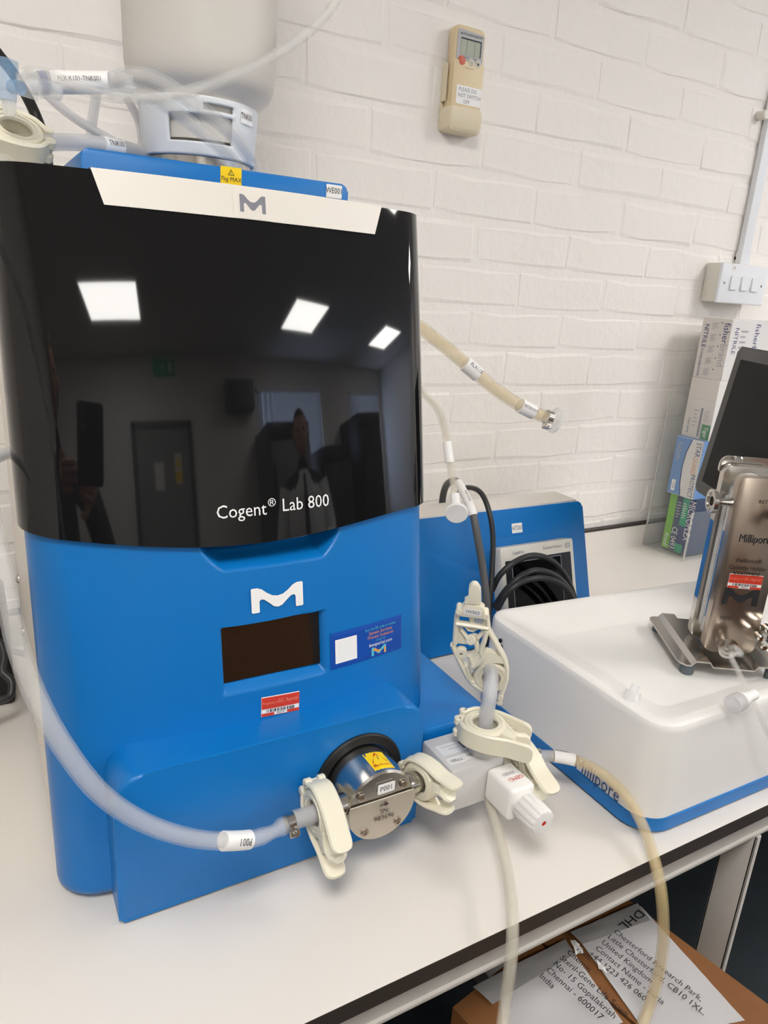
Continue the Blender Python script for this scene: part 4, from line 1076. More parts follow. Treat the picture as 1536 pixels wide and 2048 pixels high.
# ================================================================== glove boxes in a clear rack
GX, GY0, GY1 = 1.415, 1.008, 1.080
def gbox(label, z0, z1, dx, base, items, fitems=(), fm=None):
    t = thing('glove_box', label, 'box', (GX + .12, (GY0 + GY1) / 2, z0), 'glove boxes stacked in the clear rack')
    G().box((GX + dx, GY0, z0), (GX + .24 + dx, GY1, z1), .0012, 1).build('carton', fm or base, t)
    h = z1 - z0; w = GY1 - GY0
    f = flat((GX + dx, (GY0 + GY1) / 2, (z0 + z1) / 2), (0, -1, 0), (0, 0, 1))
    decal('side_print', f, w - .001, h - .001, base, items(w, h), t, thick=.0003)
    if fitems:
        f = flat((GX + .12 + dx, GY0, (z0 + z1) / 2), (1, 0, 0), (0, 0, 1)); decal('front_print', f, .238, h - .002, fm or base, fitems, t)
R9 = -math.pi / 2
def lines(x0, x1, y0, y1, n, m='print_pale'):
    return [Rc(x0, y0 + (y1 - y0) * i / n, x0 + (x1 - x0) * (.6 + .4 * ((i * 37) % 10) / 10), y0 + (y1 - y0) * (i + .35) / n, m) for i in range(n)]
def it_micro(w, h):
    return [Rc(-w * .49, -h * .49, -w * .22, h * .49, 'glove_green'), Rc(-w * .22, -h * .49, w * .02, h * .49, 'glove_navy'), Rc(w * .02, -h * .02, w * .26, h * .49, 'glove_teal'), Rc(w * .02, -h * .49, w * .26, -h * .02, 'print_navy'),
            Rc(w * .26, -h * .49, w * .49, h * .49, 'print_navy'), Rc(w * .02, -h * .49, w * .3, -h * .34, 'glove_teal'),
            FT('MICROFLEX', w * .37, h * .10, h * .70, 'label', .72, R9), FT('CE 0493', -w * .10, -h * .27, h * .38, 'label', .72, R9), FT('Ansell', -w * .36, -h * .34, h * .24, 'label', .8, R9)] + lines(-w * .18, w * .0, h * .1, h * .4, 6, 'print_pale') + lines(w * .06, w * .22, h * .12, h * .4, 7, 'label')
def it_star(w, h):
    arc = [(-w * .49, -h * .49), (-w * .02, -h * .49), (-w * .10, -h * .28), (-w * .13, 0), (-w * .08, h * .25), (w * .06, h * .49), (-w * .49, h * .49)]
    arc2 = [(-w * .02, -h * .49), (w * .02, -h * .49), (-w * .06, -h * .28), (-w * .09, 0), (-w * .04, h * .25), (w * .10, h * .49), (w * .06, h * .49), (-w * .08, h * .25), (-w * .13, 0), (-w * .10, -h * .28)]
    return [P(arc, 'glove_blue'), P(arc2, 'print_navy'), FT('STAR', w * .34, h * .34, h * .24, 'print_navy', .75, R9), FT('GUARD', w * .30, h * .06, h * .30, 'orange_print', .75, R9), FT('PROTECT', w * .34, -h * .28, h * .40, 'print_navy', .75, R9), Rc(-w * .38, -h * .44, -w * .24, -h * .25, 'label'), T('VWR', -w * .31, -h * .345, .006, 'print_navy', .9, R9)] + lines(-w * .42, -w * .2, h * .1, h * .42, 8, 'print_pale')
def it_tiger(w, h):
    return [Rc(w * .18, -h * .49, w * .49, -h * .24, 'glove_dgreen'), T('Tiger', w * .34, -h * .37, .011, 'label', .8, R9), Rc(w * .05, -h * .46, w * .13, h * .02, 'ink_grey'), T('Clean hands', -w * .30, -h * .30, .0075, 'print_navy', .7, R9)] + lines(-w * .18, -w * .0, -h * .3, h * .02, 5) + lines(w * .2, w * .4, -h * .2, h * .0, 8)
def it_fisher(w, h):
    out = [FT('fisher', w * .36, h * .27, h * .33, 'print_navy', .9, R9), FT('brand', w * .36, -h * .09, h * .36, 'print_pale', .9, R9), FT('NITRILE', -w * .33, h * .20, h * .38, 'print_navy', .9, R9), FT('POWDER-FREE GLOVES', -w * .34, -h * .24, h * .46, 'print_navy', .75, R9)]
    for k in range(5): out += lines(-w * .14, w * .10, h * (.40 - .19 * k) - h * .08, h * (.40 - .19 * k) + h * .04, 5) + [Rc(w * .17, h * (.42 - .19 * k), w * .20, h * (.44 - .19 * k), 'print_navy')]
    return out
ffr = [FT('NITRILE', -.100, .020, .055, 'print_navy', .9, R9), FT('fisherbrand', -.030, .010, .095, 'print_navy', .9, R9)] + lines(-.085, -.06, -.04, .05, 8)
zs = [BZ + .006, -.414, -.279, -.146, -.0165]
gbox('green and navy glove box at the bottom of the clear rack', zs[0], zs[1], .002, 'glove_white', it_micro, (), 'glove_navy')
gbox('blue and white glove box in the clear rack, second from the bottom', zs[1], zs[2], -.014, 'glove_white2', it_star, (), 'glove_blue')
gbox('plain white glove box with a green corner, third from the bottom of the rack', zs[2], zs[3], -.002, 'glove_white', it_tiger, (), 'glove_white2')
gbox('white nitrile glove box with navy print on top of the rack stack', zs[3], zs[4], -.001, 'glove_white', it_fisher, ffr, 'glove_white2')
t = thing('glove_rack', 'clear acrylic rack holding the stack of glove boxes against the wall', 'rack', (GX + .12, 1.06, BZ))
G().box((GX - .022, .998, BZ + .0005), (GX + .262, 1.11, BZ + .0045), .0008, 1).build('shelf', 'acrylic', t)
G().box((GX - .022, .998, BZ + .0045), (GX - .019, 1.112, -.19), .0006, 1).build('side_panel', 'acrylic', t)
G().box((GX - .0225, 1.112, BZ + .0005), (GX - .0185, 1.115, -.19), .0005, 1).build('side_edge', 'acrylic_edge', t)
G().box((GX - .0225, .9955, BZ + .0005), (GX - .0185, .9985, -.44), .0005, 1).build('side_edge', 'acrylic_edge', t)
G().box((GX - .022, .9950, BZ + .0005), (GX + .262, .9980, -.44), .0006, 1).build('front_lip', 'acrylic', t)
G().box((GX + .259, .998, BZ + .0045), (GX + .262, 1.112, -.19), .0006, 1).build('side_panel', 'acrylic', t)
G().box((GX - .022, 1.112, BZ + .0005), (GX + .262, 1.115, -.05), .0006, 1).build('back_panel', 'acrylic', t)

# ================================================================== on the wall: remote control, switch, trunking
WYF = YB - .001
rx0, rx1, rz0, rz1 = .722, .786, .2520, .4080
t = thing('remote_cradle', 'beige wall cradle holding the air conditioner remote', 'holder', ((rx0 + rx1) / 2, WYF, rz0))
cr = G()
ol = lambda w, h, cz, y, r=.008: [V((p.x + (rx0 + rx1) / 2, y, p.y + cz)) for p in rrect(w, h, r, 5)]
wcr = rx1 - rx0 + .004
cr.loft([ol(wcr, .038, rz0 + .020, WYF), ol(wcr, .038, rz0 + .020, WYF - .022), ol(wcr - .003, .036, rz0 + .0205, WYF - .028), ol(wcr - .010, .031, rz0 + .022, WYF - .031, .006)], cap0=True, cap1=True)
cr.build('cup', 'beige_light', t)
G().box((rx0 - .003, WYF - .004, rz0 + .03), (rx1 + .002, WYF, rz1 - .060), .001, 1).build('back_rail', 'beige_light', t)
G().box((rx0 - .0035, WYF - .016, rz0 + .045), (rx0 - .0015, WYF - .002, rz0 + .100), .0006, 1).build('side_rail', 'beige_light', t)
t = thing('remote_control', 'beige air conditioner remote control with a please do not switch off note', 'remote', ((rx0 + rx1) / 2, WYF - .012, rz0 + .008))
rc_, hc = (rx0 + rx1) / 2, (rz0 + .010 + rz1) / 2; hh_ = rz1 - rz0 - .010; wr = rx1 - rx0 - .003
rb = G().loft([ol(wr - .004, hh_ - .004, hc, WYF - .004, .010), ol(wr, hh_, hc, WYF - .007, .012), ol(wr, hh_, hc, WYF - .018, .012), ol(wr - .004, hh_ - .004, hc, WYF - .0225, .011), ol(wr - .009, hh_ - .009, hc, WYF - .0235, .009)], cap0=True, cap1=True).build('body', 'beige', t)
G().box((rc_ - wr / 2 + .001, WYF - .0262, rz0 + .03), (rc_ + wr / 2 - .001, WYF - .020, rz0 + .1055), .0015, 2).build('flap', 'beige', t)
pf = flat((rc_, WYF - .0236, rz1 - .034), (1, 0, 0), (0, 0, 1))
G().prism(rounded([V((-.0255, -.0265)), V((.0255, -.0265)), V((.0255, .0245)), V((-.0255, .0270))], .003, 3), (rc_, WYF - .0236, rz1 - .034), (1, 0, 0), (0, 0, 1), (-.0004, .0008)).build('keypad', 'remote_grey', t)
lc = decal('lcd', flat((rc_ + .001, WYF - .0244, rz1 - .0305), (1, 0, 0), (0, 0, 1)), .0405, .0235, 'lcd', [Rc(-.0202, .0095, .0202, .0117, 'ink'), Rc(.0180, -.0117, .0202, .0117, 'ink'), Rc(-.0085, -.0117, -.0080, .0095, 'ink'), Rc(.0068, -.0117, .0073, .0095, 'ink')], t)
decal('maker_print', flat((rc_ + .001, WYF - .0244, rz1 - .0135), (1, 0, 0), (0, 0, 1)), .04, .005, None, [T('▲ MITSUBISHI ELECTRIC', 0, 0, .0031, 'ink', .95)], t)
decal('key_print', flat((rc_ + .001, WYF - .0244, rz1 - .046), (1, 0, 0), (0, 0, 1)), .04, .005, None, [T('ON/OFF         TEMP', -.001, 0, .0024, 'ink')], t)
for dx, r_b, m in ((-.0150, .0068, 'button_red'), (.0035, .0060, 'button_grey'), (.0165, .0060, 'button_grey')):
    G().lathe((rc_ + dx, WYF - .0238, rz1 - .0515), (0, -1, 0), [(0, r_b + .0008), (.0009, r_b + .0008), (.001, r_b), (.0022, r_b), (.0028, r_b - .001)], 24).build('button', m, t)
decal('arrows', flat((rc_, WYF - .0268, rz1 - .0515), (1, 0, 0), (0, 0, 1)), .04, .01, None, [P([(.0142, -.002), (.0188, -.002), (.0165, .0026)], 'ink'), P([(.002, .0008), (.005, .0008), (.0035, -.0016)], 'ink_grey')], t)
decal('note', flat((rc_ + .0035, WYF - .0263, rz0 + .056), (1, 0, 0), (0, 0, 1)), .0495, .0270, 'label', [T('PLEASE DO', -.003, .0075, .0060, 'ink_grey', .9), T('NOT SWITCH', .001, -.0010, .0060, 'ink_grey', .9), T('OFF', -.004, -.0095, .0060, 'ink_grey', .9)], t, label='white note reading please do not switch off')
decal('flap_mark', flat((rc_, WYF - .0263, rz0 + .096), (1, 0, 0), (0, 0, 1)), .02, .002, None, [Rc(-.009, -.0006, .009, .0006, 'cream_deep')], t)
# switch box
sx0, sx1, sz0, sz1 = 1.452, 1.620, .0165, .0995
t = thing('light_switch', 'white triple switch on a raised wall box, marked 17', 'switch', ((sx0 + sx1) / 2, WYF, sz0))
G().box((sx0 + .004, WYF - .036, sz0), (sx1 - .004, WYF, sz1), .003, 2).build('back_box', 'switch_box', t)
pl = G().box((sx0, WYF - .045, sz0 - .001), (sx1, WYF - .0365, sz1 + .001), .004, 3).build('face_plate', 'switch_white', t)
sy = WYF - .045
for k, x in enumerate((sx0 + .045, sx0 + .083, sx0 + .120)):
    G().prism([V((-.0105, -.0145)), V((.0105, -.0145)), V((.0105, .0145)), V((-.0105, .0145))], (x, sy, (sz0 + sz1) / 2 + .001), (1, 0, 0), (0, .10 if k else .05, 1), (-.001, .0035), .0008, 1).build('rocker', 'switch_white', t)
for x in (sx0 + .016, sx0 + .148):
    G().lathe((x, sy + .001, (sz0 + sz1) / 2), (0, -1, 0), [(0, .003), (.0012, .003), (.0014, .001)], 12).build('screw', 'ink_grey', t)
decal('number_label', flat((sx0 + .040, sy, sz1 - .010), (1, 0, 0), (0, 0, 1)), .014, .010, 'label', [T('17', 0, 0, .0072, 'ink')], t)
decal('rocker_marks', flat((sx0 + .078, sy, sz0 + .016), (1, 0, 0), (0, 0, 1)), .014, .010, None, [T('T', 0, 0, .004, 'ink_grey'), Rc(-.0325, .022, -.0318, .030, 'ink_grey')], t)
tk = at(1513, 300, WYF).x + .006
t = thing('cable_trunking', 'white plastic cable trunking running up the wall from the switch', 'trunking', (tk, WYF, sz1))
G().box((tk - .004, WYF - .014, sz1 - .002), (tk + .026, WYF, ZC - .002), .0015, 1).build('channel', 'switch_white', t)
G().box((tk - .006, WYF - .0155, sz1 - .001), (tk + .028, WYF, sz1 + .032), .001, 1).build('end_sleeve', 'switch_white', t)
q = at(1527, 230, WYF - .012); G().lathe((q.x, WYF, q.z), (0, -1, 0), [(0, .0095), (.018, .0095), (.020, .008), (.0205, .003)], 20).build('clip', 'switch_box', t)
q = at(1473, 517, WYF - .002); tag(G().lathe((q.x, WYF + .002, q.z), (0, -1, 0), [(0, .0045), (.004, .0045), (.005, .002)], 12).build('wall_plug', 'ink_brown'), 'small brown wall plug just above the switch', 'plug')

# ================================================================== under the bench: shipping cartons
cz = -.77
t = thing('shipping_carton', 'brown shipping carton with address sheets taped on top, under the bench', 'carton', (.58, .42, ZF))
cu = (atz(1530, 2010, cz) - atz(1250, 1800, cz)); cu.z = 0; cu.normalize()      # toward the viewer along the right side
cs = V((-cu.y, cu.x, 0)); cs = cs if cs.x < 0 else -cs                           # to the left
k0 = atz(1250, 1800, cz) - cu * .03                                              # far right corner of the lid
def cp(a, b, z=cz): p = k0 + cu * a + cs * b; return V((p.x, p.y, z))
CL, CWd = .285, .30
g = G(); c8 = [cp(0, 0, ZF), cp(CL, 0, ZF), cp(CL, CWd, ZF), cp(0, CWd, ZF), cp(0, 0), cp(CL, 0), cp(CL, CWd), cp(0, CWd)]
g.add(c8, [[0, 1, 2, 3], [0, 1, 5, 4], [1, 2, 6, 5], [2, 3, 7, 6], [3, 0, 4, 7]]); g.build('walls', 'carton', t, sharp=0)
for b0, b1 in ((0, CWd / 2 - .002), (CWd / 2 + .002, CWd)):
    lo, hi = cz, cz + .004
    q = [cp(0, b0, lo), cp(CL, b0, lo), cp(CL, b1, lo), cp(0, b1, lo), cp(0, b0, hi), cp(CL, b0, hi), cp(CL, b1, hi), cp(0, b1, hi)]
    G().add(q, [[4, 5, 6, 7], [0, 1, 5, 4], [1, 2, 6, 5], [2, 3, 7, 6], [3, 0, 4, 7]]).build('flap', 'carton', t, sharp=0)
def sheet(name, pts, z, m, wave=.0015, n=14, parent=None, seed=1):
    rn = random.Random(seed); g = G(); vs = []; fs = []
    A_, B_, C_, D_ = [V(p) for p in pts]
    for j in range(n + 1):
        for i in range(n + 1):
            u, v = i / n, j / n; p = A_.lerp(B_, u).lerp(D_.lerp(C_, u), v)
            vs.append(cp(p.x, p.y, z + wave * (math.sin(u * 7 + seed) * math.cos(v * 6 + seed * 2) * .5 + .5) + rn.uniform(0, wave * .3)))
    for j in range(n):
        for i in range(n): a = j * (n + 1) + i; fs.append([a, a + 1, a + n + 2, a + n + 1])
    return g.add(vs, fs).build(name, m, parent, sharp=60)
def cab(px, py):
    p = atz(px, py, cz + .006) - k0; return (p.dot(cu), p.dot(cs))
shR = [cab(1268, 1822), cab(1482, 2045), (cab(1482, 2045)[0] + .06, cab(1482, 2045)[1] + .06), cab(1230, 1995)]
zt = cz + .0045
# address sheets, torn open along the middle
def pz(px, py): return cab(px, py)
s1 = sheet('address_sheet', [pz(1150, 1868), pz(1282, 1812), pz(1490, 2040), pz(1300, 2075)], zt, 'sheet_paper_shaded', .0020, parent=t, seed=2, n=18)
s2 = sheet('address_sheet', [pz(1000, 1950), pz(1132, 1882), pz(1246, 2045), pz(1010, 2140)], zt, 'sheet_paper_shaded', .0020, parent=t, seed=5, n=18)
s3 = sheet('pouch', [pz(945, 1975), pz(1130, 1880), pz(1148, 1910), pz(985, 2010)], zt + .0024, 'pouch', .0010, parent=t, seed=8)
s4 = sheet('pouch', [pz(1140, 1866), pz(1275, 1808), pz(1300, 1842), pz(1165, 1890)], zt + .0024, 'pouch', .0010, parent=t, seed=9)
for k, q in enumerate(([(1140, 1885), (1158, 1893), (1166, 1912), (1150, 1915)], [(1190, 1925), (1206, 1938), (1214, 1952), (1198, 1945)])):
    sheet('torn_flap', [pz(*p) for p in q], zt + .004, 'paper', .004, parent=t, seed=20 + k, n=6)
def at_sheet(a, b): # lettering runs toward the viewer, letter tops to the right
    return flat(cp(a, b, zt + .0052), cu, -cs)
def write(lines_, a, b, st, h, parent, name):
    its = []
    for k, s in enumerate(lines_):
        vs_, _ = text2d(s); w = (max(v.x for v in vs_) - min(v.x for v in vs_)) * h * 1.35 * .9
        its.append(T(s, w / 2, -k * st, h, 'ink', .9))
    decal(name, at_sheet(a, b), .1, .1, None, its, parent)
A1 = cab(1222, 1866)
write(['Chesterford Research Park,', 'Little Chesterford, CB10 1XL,', 'United Kingdom', 'Contact Name - Ilaria', '+44 1223 426 060.'], A1[0] + .003, A1[1] - .003, .0134, .0085, s1, 'address_print')
decal('carrier_print', flat(cp(*cab(1252, 1852), zt + .0052), -cs * -1, cu * -1) if False else flat(cp(cab(1262, 1845)[0], cab(1262, 1845)[1], zt + .0064), cs - cu * .06, cu), .05, .02, None, [T('DHL', 0, 0, .0115, 'ink', 1.5), T('DHL', .0005, .0003, .0115, 'ink', 1.5)], s1)
A2 = cab(1135, 1890)
write(['From:', 'Chemin', 'Steril-Gene Life Scien', 'No- 15 Gopalakrish', 'Chennai - 600017', 'India'], A2[0] + .008, A2[1] - .003, .0134, .0087, s2, 'address_print')
# second carton and a grey sheet to the left
t = thing('open_carton', 'lower brown carton with ribbed flap edges left of the addressed one', 'carton', (.27, .50, ZF))
g = G(); b8 = [(.16, .34), (.385, .34), (.385, .62), (.16, .62)]; zz_ = -.985
g.add([V((x, y, ZF)) for x, y in b8] + [V((x, y, zz_)) for x, y in b8], [[0, 1, 2, 3], [0, 1, 5, 4], [1, 2, 6, 5], [2, 3, 7, 6], [3, 0, 4, 7], [4, 5, 6, 7]]); g.build('walls', 'carton', t, sharp=0)
for k in range(9):
    G().box((.175 + .023 * k, .345, zz_), (.188 + .023 * k, .615, zz_ + .010), .002, 1).build('flap_edge', 'carton_flute', t)
t2 = tag(G().box((.394, .36, ZF), (.401, .55, -.90), .001, 1).build('grey_board', 'grey_sheet'), 'grey board standing between the two cartons under the bench', 'board')

# ================================================================== the room behind the camera, seen in the black door
def window(i, w):
    x0, x1, z0, z1 = w
    o = struct(G().box((x0, YF - .09, z0), (x1, YF - .08, z1)).build('window_%d' % i, 'window_glow', sharp=0))
    g = G()
    for a, b in (((x0, z0), (x1, z0 + .04)), ((x0, z1 - .04), (x1, z1)), ((x0, z0), (x0 + .04, z1)), ((x1 - .04, z0), (x1, z1))):
        g.box((a[0], YF - .075, a[1]), (b[0], YF - .03, b[1]))
    g.build('window_frame', 'window_frame', o, sharp=0)
    n = int((x1 - x0 - .06) / .095)
    G().box((x0 + .02, YF - .03, z1 - .045), (x1 - .02, YF + .015, z1 - .005)).build('blind_rail', 'window_frame', o, sharp=0)
    for k in range(n):
        c = V((x0 + .075 + k * (x1 - x0 - .10) / (n - .5), YF - .005, 0)); ang = math.radians(32)
        M = Matrix.Translation((c.x, c.y, (z0 + z1) / 2)) @ Matrix.Rotation(ang, 4, 'Z')
        G().box((-.044, -.001, -(z1 - z0) / 2 + .02), (.044, .001, (z1 - z0) / 2 - .04), M=M).build('blind_slat', 'blind', o, sharp=0)
window(1, W1); window(2, W2)
d = struct(G().box((-.20, YF, ZF), (.55, YF + .03, .60)).build('door_1', 'door_paint', sharp=0))
g = G(); g.box((-.26, YF, ZF), (-.20, YF + .045, .64)); g.box((.55, YF, ZF), (.61, YF + .045, .64)); g.box((-.26, YF, .60), (.61, YF + .045, .65)); g.build('door_frame', 'fridge', d, sharp=0)
G().cyl((.48, YF + .03, -.42), (.48, YF + .08, -.42), .012).build('door_handle', 'steel', d)
decal('door_notice', flat((.10, YF + .03, .25), (-1, 0, 0), (0, 0, 1)), .13, .20, 'paper', [], d)
decal('hazard_notice', flat((.38, YF + .03, .30), (-1, 0, 0), (0, 0, 1)), .10, .22, 'label', [P([(-.05, .01), (.05, .01), (0, .10)], 'yellow'), Rc(-.05, -.10, .05, -.02, 'yellow')], d)
t = tag(G().box((.11, YF + .02, .985), (.43, YF + .045, 1.10), .003, 1).build('exit_sign', 'exit_green'), 'green exit sign under the ceiling, mirrored in the black door', 'sign')
decal('sign_print', flat((.27, YF + .045, 1.042), (-1, 0, 0), (0, 0, 1)), .3, .1, None, [P([(.05, -.01), (.05, .01), (.02, .01), (.02, .03), (-.02, 0), (.02, -.03), (.02, -.01)], 'label'), Rc(-.12, -.04, -.06, .04, 'label')], t)
t = thing('fan_heater', 'dark wall heater beside the window, mirrored in the black door', 'heater', (1.42, YF + .1, .69))
G().box((1.17, YF + .02, .69), (1.63, YF + .20, .92), .01, 2).build('casing', 'fridge', t)
for k in range(6): G().box((1.20, YF + .195, .715 + .03 * k), (1.60, YF + .206, .725 + .03 * k)).build('grille_bar', 'fridge_dark', t)
def fridge(x0, x1, z1, y1, label, m):
    t = thing('lab_fridge', label, 'fridge', ((x0 + x1) / 2, YF + .35, ZF))
    G().box((x0, YF + .05, ZF + .03), (x1, y1 - .05, z1), .012, 2).build('body', m, t)
    G().box((x0 + .01, y1 - .05, ZF + .1), (x1 - .01, y1, z1 - .14), .01, 2).build('door', m, t)
    G().box((x0 + .01, y1 - .05, z1 - .13), (x1 - .01, y1, z1 - .01), .006, 2).build('control_panel', 'fridge_dark', t)
    G().box((x0 + .04, y1, z1 - .70), (x0 + .06, y1 + .03, z1 - .30), .004, 1).build('handle', 'fridge_dark', t)
fridge(1.62, 2.34, .50, -2.70, 'tall grey fridge under the window, mirrored behind the person in the coat', 'fridge')
fridge(2.62, 3.25, .30, -2.70, 'lower dark fridge right of the person in the coat, mirrored', 'fridge_dark')
fridge(3.55, 4.25, .55, -2.70, 'tall dark cabinet at the right end of the mirrored room', 'fridge_dark')
# carton on the floor in front of the bench, mirrored in the display
t = thing('floor_carton', 'large brown carton on the floor before the bench, mirrored in the display', 'carton', (.60, -1.2, ZF))
M_ = Matrix.Translation((.58, -1.22, 0)) @ Matrix.Rotation(math.radians(-24), 4, 'Z')
G().box((-.36, -.22, ZF), (.36, .22, -.47), .003, 1, M=M_).build('walls', 'carton', t)
G().box((-.36, -.03, -.47), (.36, .03, -.469), M=M_).build('tape', 'carton_tape', t)
G().box((-.30, .2195, -.52), (.20, .2205, -.49), M=M_).build('stripe', 'red_print', t)

# ------------------------------------------------------------------ people, only mirrored in the black door
def skin(name, joints, bones, radii, m, parent, root):
    me = bpy.data.meshes.new(name); base = BASE[parent]
    ks = list(joints); me.from_pydata([tuple(V(joints[k]) - base) for k in ks], [(ks.index(a), ks.index(b)) for a, b in bones], [])
    o = bpy.data.objects.new(name, me); COL.objects.link(o); o.parent = parent; BASE[o] = base
    md = o.modifiers.new('skin', 'SKIN')
    for i, k in enumerate(ks):
        r = radii[k]; sv = me.skin_vertices[0].data[i]; sv.radius = r if isinstance(r, tuple) else (r, r); sv.use_root = (k == root)
    sb_ = o.modifiers.new('sub', 'SUBSURF'); sb_.levels = 2; sb_.render_levels = 2
    me.materials.append(MATS[m]); md.use_smooth_shade = True
    return o
def person(label, P0, face, h, pose, coat, arms_target):
    """P0 on the floor, face: unit vector; built from joints"""
    f = V(face).normalized(); r = V((f.y, -f.x, 0))          # r: the person's right
    P0 = V((P0[0], P0[1], ZF)); s = h / 1.78
    def q(a, b, z): return P0 + r * (a * s) + f * (b * s) + V((0, 0, z * s))
    t = thing('person', label, 'person', P0)
    J = dict(pel=q(0, 0, .95), wst=q(0, .005, 1.08), che=q(0, .0, 1.28), shc=q(0, -.01, 1.43), nk=q(0, .0, 1.50), nk2=q(0, .015, 1.56))
    R_ = dict(pel=(.155 * s, .115 * s), wst=(.145 * s, .105 * s), che=(.165 * s, .115 * s), shc=(.10 * s, .075 * s), nk=(.055 * s, .055 * s), nk2=(.052 * s, .052 * s))
    Bn = [('pel', 'wst'), ('wst', 'che'), ('che', 'shc'), ('shc', 'nk'), ('nk', 'nk2')]
    for sd, k in ((1, 'R'), (-1, 'L')):
        J['hip' + k] = q(.09 * sd, 0, .88); J['kne' + k] = q(.10 * sd, .015, .50); J['ank' + k] = q(.10 * sd, -.01, .09); J['toe' + k] = q(.115 * sd, .15, .04)
        R_.update({'hip' + k: .088 * s, 'kne' + k: .062 * s, 'ank' + k: .045 * s, 'toe' + k: .04 * s})
        Bn += [('pel', 'hip' + k), ('hip' + k, 'kne' + k), ('kne' + k, 'ank' + k), ('ank' + k, 'toe' + k)]
        J['sho' + k] = q(.185 * sd, -.01, 1.41); R_['sho' + k] = .062 * s
        el, wr = arms_target[k]
        J['elb' + k] = q(*el); J['wri' + k] = q(*wr); R_['elb' + k] = .047 * s; R_['wri' + k] = .034 * s
        Bn += [('shc', 'sho' + k), ('sho' + k, 'elb' + k), ('elb' + k, 'wri' + k)]
    skin('body', J, Bn, R_, 'trousers' if coat else 'jumper', t, 'pel')
    # head with face
    hc_ = q(0, .035, 1.665)
    g = G(); bm = bmesh.new(); bmesh.ops.create_uvsphere(bm, u_segments=24, v_segments=18, radius=1)
    for v in bm.verts:
        x, y, z = v.co; yy = y
        wx = .076 * (1 - .22 * max(0, -z)); wy = .098; wz = .118
        if y > .55 and abs(x) < .25: 
            yy += .20 * max(0, 1 - abs(z + .12) / .30) * (1 - abs(x) / .25)            # nose
        if z < -.5 and y > 0: yy += .12                                                   # chin
        if y > .4 and abs(abs(x) - .36) < .2 and abs(z - .08) < .18: yy -= .10            # eye sockets
        v.co = hc_ + r * (x * wx * s) + f * (yy * wy * s) + V((0, 0, z * wz * s))
    g.addbm(bm); hd = g.build('head', 'skin', t, sharp=0)
    hd.data.polygons.foreach_set('use_smooth', [True] * len(hd.data.polygons))
    g = G(); bm = bmesh.new(); bmesh.ops.create_uvsphere(bm, u_segments=22, v_segments=14, radius=1)
    bmesh.ops.delete(bm, geom=[v for v in bm.verts if v.co.z < .25 and v.co.y > -.1 or v.co.z < -.45 or (v.co.z < .55 and v.co.y > .45)], context='VERTS')
    for v in bm.verts: v.co = hc_ + r * (v.co.x * .083 * s) + f * (v.co.y * .105 * s) + V((0, 0, v.co.z * .126 * s))
    g.addbm(bm).build('hair', 'hair', t)
    for sd in (1, -1):
        G().ball(hc_ + r * (.030 * s * sd) + f * .086 * s + V((0, 0, .010 * s)), .011 * s, seg=10).build('eye', 'ink', t)
        e_ = G(); e_.ball((0, 0, 0), .02, sq=(.4, .7, 1.2), seg=10)
        e_.v = [hc_ + r * (.078 * s * sd) + r * p.x + f * p.y + V((0, 0, p.z)) for p in e_.v]; e_.build('ear', 'skin', t)
    G().tube([hc_ + f * .088 * s + r * (.026 * s * k) + V((0, 0, -.062 * s)) for k in (-1, 0, 1)], .005 * s, 8).build('mouth', 'button_red', t)
    return t, q, s, J, r, f
def hand(t, wrist, d, palm_n, s, m='skin', curl=.5):
    """palm with five separate fingers; d: pointing direction, palm_n: where the palm faces"""
    wrist = V(wrist); d = V(d).normalized(); n = V(palm_n); n = (n - d * n.dot(d)).normalized(); w = d.cross(n)
    J = {'w': wrist, 'p': wrist + d * .045 * s, 'k': wrist + d * .085 * s}; R_ = {'w': (.026 * s, .017 * s), 'p': (.036 * s, .014 * s), 'k': (.036 * s, .011 * s)}; B_ = [('w', 'p'), ('p', 'k')]
    for i, (o_, L) in enumerate(((-.027, .068), (-.009, .078), (.009, .074), (.027, .058))):
        b = wrist + d * .085 * s + w * o_ * s
        c1 = (d + n * curl * .5).normalized(); c2 = (d + n * curl * 1.4).normalized(); c3 = (d + n * curl * 2.6).normalized()
        p1 = b + c1 * L * .45 * s; p2 = p1 + c2 * L * .32 * s; p3 = p2 + c3 * L * .25 * s
        ks = ['f%d%d' % (i, k) for k in range(4)]
        J.update(zip(ks, (b, p1, p2, p3))); R_.update(zip(ks, (.0095 * s, .009 * s, .008 * s, .007 * s)))
        B_ += [('k', ks[0]), (ks[0], ks[1]), (ks[1], ks[2]), (ks[2], ks[3])]
    tb = wrist + d * .030 * s - w * .030 * s
    J.update({'t0': tb, 't1': tb + (d * .6 - w * .6 + n * .4).normalized() * .035 * s, 't2': tb + (d * .9 - w * .5 + n * .6).normalized() * .065 * s}); R_.update({'t0': .013 * s, 't1': .011 * s, 't2': .009 * s}); B_ += [('p', 't0'), ('t0', 't1'), ('t1', 't2')]
    return skin('hand', J, B_, R_, m, t, 'p')
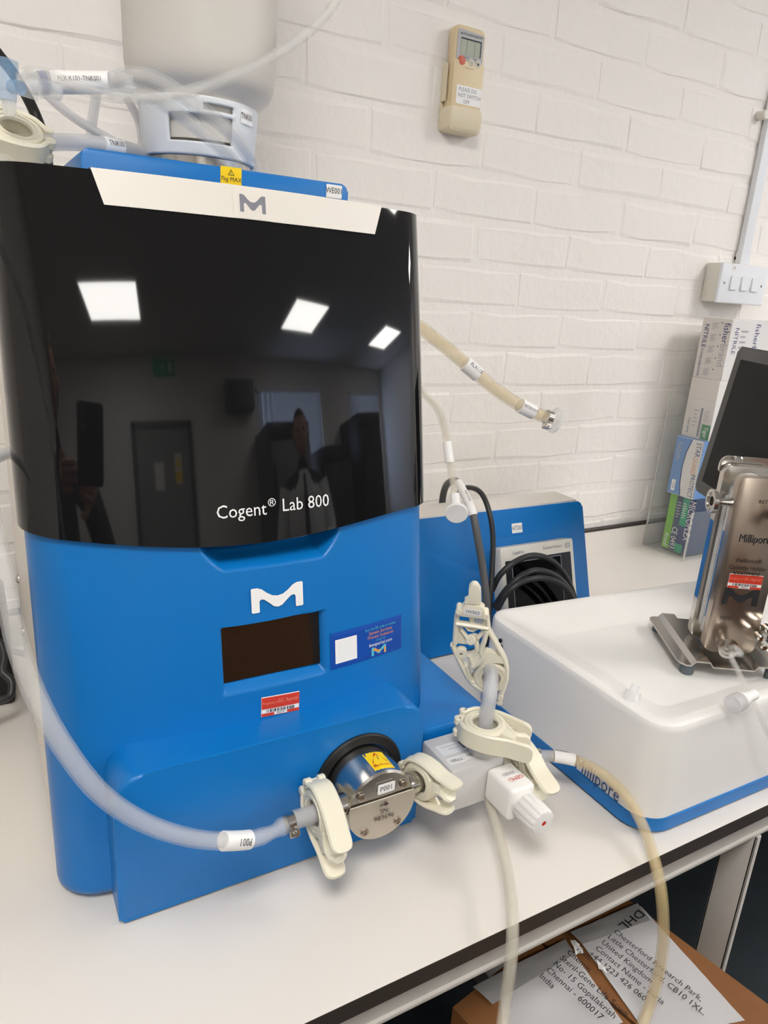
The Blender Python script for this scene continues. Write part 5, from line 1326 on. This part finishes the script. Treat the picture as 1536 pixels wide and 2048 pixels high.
# person in the white coat
t, q, s, J, r, f = person('person in a white lab coat and blue glove, mirrored in the black door', (1.50, -1.55), (-.45, .9, 0), 1.78, None, True,
    {'R': ((.26, .02, 1.14), (.15, .24, 1.08)), 'L': ((-.27, .0, 1.13), (-.24, .10, .90))})
def ringz(z, a, b, cy=0): return [q(a * math.cos(2 * math.pi * k / 36), cy + b * math.sin(2 * math.pi * k / 36), z) for k in range(36)]
G().loft([ringz(.55, .255, .205, .01), ringz(.75, .235, .185, .01), ringz(.95, .215, .165, .01), ringz(1.10, .195, .145, .01), ringz(1.25, .205, .148, .005), ringz(1.36, .200, .130, -.005), ringz(1.44, .135, .095, -.01), ringz(1.485, .080, .075, -.005)]).build('lab_coat', 'coat', t, sharp=0)
for k in ('R', 'L'):
    G().tube(smooth_path([J['sho' + k] + V((0, 0, -.005)), J['elb' + k], J['wri' + k]], 6), .07, 14, rr=[.078 * s - .026 * s * i / 12 for i in range(13)]).build('coat_sleeve', 'coat', t, sharp=0)
G().prism([V((-.012, .13)), V((.012, .13)), V((.026, -.20)), V((0, -.24)), V((-.026, -.20))], q(0, .150, 1.33), -r, (0, 0, 1), (0, .006)).build('tie', 'tie', t)
hand(t, J['wriR'], (q(-.05, .36, 1.06) - J['wriR']), (0, 0, -1), s, 'glove_nitrile'); hand(t, J['wriL'], (q(-.22, .14, .8) - J['wriL']), r, s, 'glove_nitrile')
# photographer holding a phone just behind the camera
t, q, s, J, r, f = person('photographer in a dark jumper holding a phone, mirrored in the door', (-.38, -.46), (.42, .9, 0), 1.76, None, False,
    {'R': ((.27, .06, 1.18), (.13, .26, 1.36)), 'L': ((-.25, .10, 1.18), (-.02, .34, 1.38))})
ph = V((-.070, -.040, -.035)); pu = V((RGT.x, RGT.y, 0)).normalized(); pn = V((FWD.x, FWD.y, -.25)).normalized(); pv = pn.cross(pu) * -1; pv = pv if pv.z > 0 else -pv
tp = thing('phone', 'dark phone with round lenses held up by the photographer, mirrored in the door', 'phone', ph - V((0, 0, .08)))
G().prism(rrect(.076, .16, .010, 5), ph, pu, pv, (-.006, .006), .002, 2).build('case', 'fridge_dark', tp)
nn = pu.cross(pv); nn = nn if nn.dot(pn) > 0 else -nn
for du, dv in ((-.024, .062), (-.024, .036)):
    G().lathe(ph + pu * du + pv * dv + nn * .005, nn, [(0, .011), (.003, .011), (.0035, .009)], 20).build('lens', 'fridge', tp)
hand(t, J['wriR'], (ph + pu * .03 - V((0, 0, .05)) - J['wriR']), -r, s, 'skin', .6); hand(t, J['wriL'], (ph - pu * .05 - V((0, 0, .05)) - J['wriL']), r, s, 'skin', .6)
